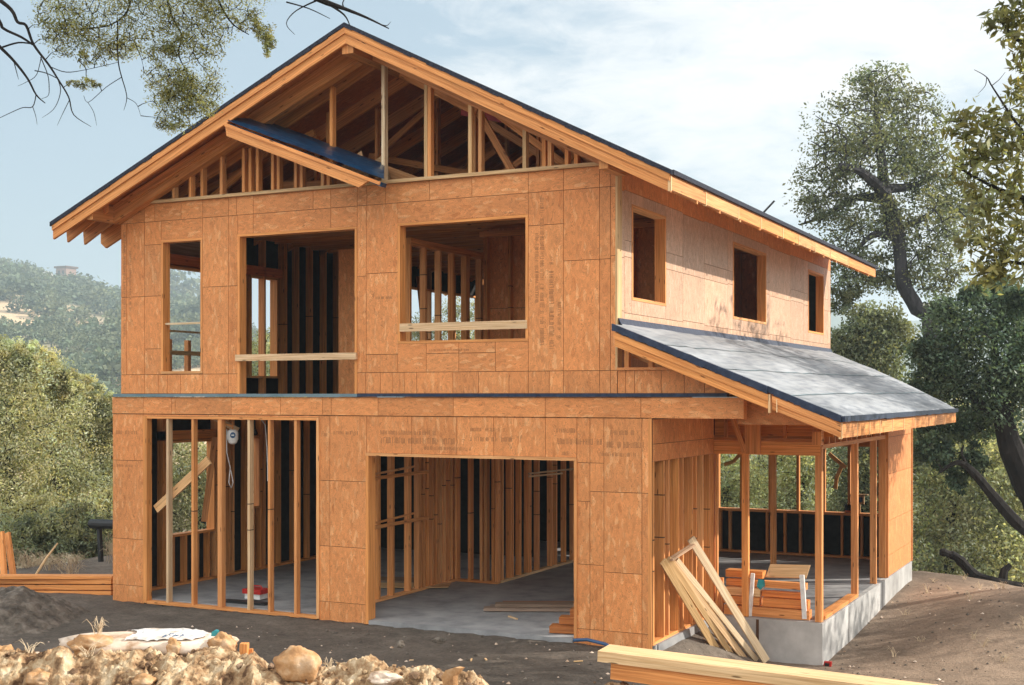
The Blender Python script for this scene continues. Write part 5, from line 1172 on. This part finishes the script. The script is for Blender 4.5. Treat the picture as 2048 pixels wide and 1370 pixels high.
# ------------------------------------------------------------------ air
mb = MB(); mb.box((-2300, -2300, -70), (2300, 2300, 150)); hz_o = mb.build('haze', [], None); hz_o['kind'] = 'stuff'
m = bpy.data.materials.new('haze_air'); m.use_nodes = True; nt = m.node_tree; nt.nodes.remove(nt.nodes['Principled BSDF'])
pv = N(nt, 'ShaderNodeVolumePrincipled'); pv.inputs['Color'].default_value = (.74, .90, 1, 1); pv.inputs['Density'].default_value = .00065; pv.inputs['Anisotropy'].default_value = .2
nt.links.new(pv.outputs[0], nt.nodes['Material Output'].inputs['Volume']); hz_o.data.materials.append(m)

# ------------------------------------------------------------------ light, sky, camera
EL, AZ = 28.0, 57.0                                  # azimuth from +y towards +x
S = Vector((math.sin(R(AZ)) * math.cos(R(EL)), math.cos(R(AZ)) * math.cos(R(EL)), math.sin(R(EL))))
ld = bpy.data.lights.new('sun', 'SUN'); ld.energy = 4.7; ld.angle = R(.5); ld.color = (1, .93, .82)
lo = bpy.data.objects.new('sun', ld); COL.objects.link(lo); lo.rotation_euler = (-S).to_track_quat('-Z', 'Y').to_euler()
w = bpy.data.worlds.new('World'); sc.world = w; w.use_nodes = True; nt = w.node_tree; L = nt.links
bg = nt.nodes['Background']
sky = N(nt, 'ShaderNodeTexSky', sky_type='NISHITA'); sky.sun_disc = False; sky.sun_elevation = R(EL); sky.sun_rotation = R(AZ); sky.air_density = 1.0; sky.dust_density = 1.5
tc = N(nt, 'ShaderNodeTexCoord').outputs['Generated']
sep = N(nt, 'ShaderNodeSeparateXYZ'); L.new(tc, sep.inputs[0])
zz = N(nt, 'ShaderNodeMath', operation='MAXIMUM', i_1=.0); L.new(sep.outputs[2], zz.inputs[0])
za = N(nt, 'ShaderNodeMath', operation='ADD', i_1=.16); L.new(zz.outputs[0], za.inputs[0])
dv = N(nt, 'ShaderNodeVectorMath', operation='DIVIDE'); L.new(tc, dv.inputs[0])
cmb = N(nt, 'ShaderNodeCombineXYZ'); [L.new(za.outputs[0], cmb.inputs[i]) for i in range(3)]; L.new(cmb.outputs[0], dv.inputs[1])
n1 = noise_n(nt, dv.outputs[0], 1.1, 8, .62, .3); n2 = noise_n(nt, dv.outputs[0], 6.0, 6, .65, .5)
# more cloud towards the right of the view and overhead
dt = N(nt, 'ShaderNodeVectorMath', operation='DOT_PRODUCT'); L.new(tc, dt.inputs[0]); dt.inputs[1].default_value = (.95, .28, .25)
cv = N(nt, 'ShaderNodeMath', operation='MULTIPLY_ADD', i_1=.66, i_2=.07); L.new(dt.outputs['Value'], cv.inputs[0])
a1 = N(nt, 'ShaderNodeMath', operation='ADD'); L.new(n1.outputs['Fac'], a1.inputs[0]); L.new(cv.outputs[0], a1.inputs[1])
a2 = N(nt, 'ShaderNodeMath', operation='MULTIPLY_ADD', i_1=.46); L.new(n2.outputs['Fac'], a2.inputs[0]); L.new(a1.outputs[0], a2.inputs[2])
cov = ramp(nt, a2.outputs[0], [(.70, 0), (.86, .72), (.97, 1)])
skyc = mixc(nt, .6, sky.outputs[0], (4.6, 5.8, 6.7))
d2 = N(nt, 'ShaderNodeVectorMath', operation='DOT_PRODUCT'); L.new(tc, d2.inputs[0]); d2.inputs[1].default_value = (-.20, -.93, .30)
front = ramp(nt, d2.outputs['Value'], [(.15, 0), (.8, 1)])          # unseen bright cloud bank added behind the camera to brighten the shaded facade
cl = mixc(nt, front, (8.2, 8.2, 8.2), (19, 18.6, 17.8))
fm = N(nt, 'ShaderNodeMath', operation='MAXIMUM'); L.new(cov, fm.inputs[0])
f8 = N(nt, 'ShaderNodeMath', operation='MULTIPLY', i_1=.8); L.new(front, f8.inputs[0]); L.new(f8.outputs[0], fm.inputs[1])
c = mixc(nt, fm.outputs[0], skyc, cl)
L.new(c, bg.inputs['Color']); bg.inputs['Strength'].default_value = .085
cam = bpy.data.cameras.new('camera'); co = bpy.data.objects.new('camera', cam); COL.objects.link(co); sc.camera = co
co.location = CAM; co.rotation_euler = (R(90), 0, math.asin(.443)); cam.sensor_width = 36; cam.lens = FPX / 2048 * 36; cam.shift_y = 105 / 2048
cam.clip_start = .1; cam.clip_end = 8000
vs = sc.view_settings; vs.view_transform = 'Standard'; vs.look = 'None'; vs.gamma = 1; vs.use_curve_mapping = False; vs.exposure = .65
sc.cycles.max_bounces = 8; sc.cycles.diffuse_bounces = 6; sc.cycles.transparent_max_bounces = 8; sc.cycles.volume_bounces = 0
for o in list(bpy.data.objects):
    if 'base' in o: del o['base']
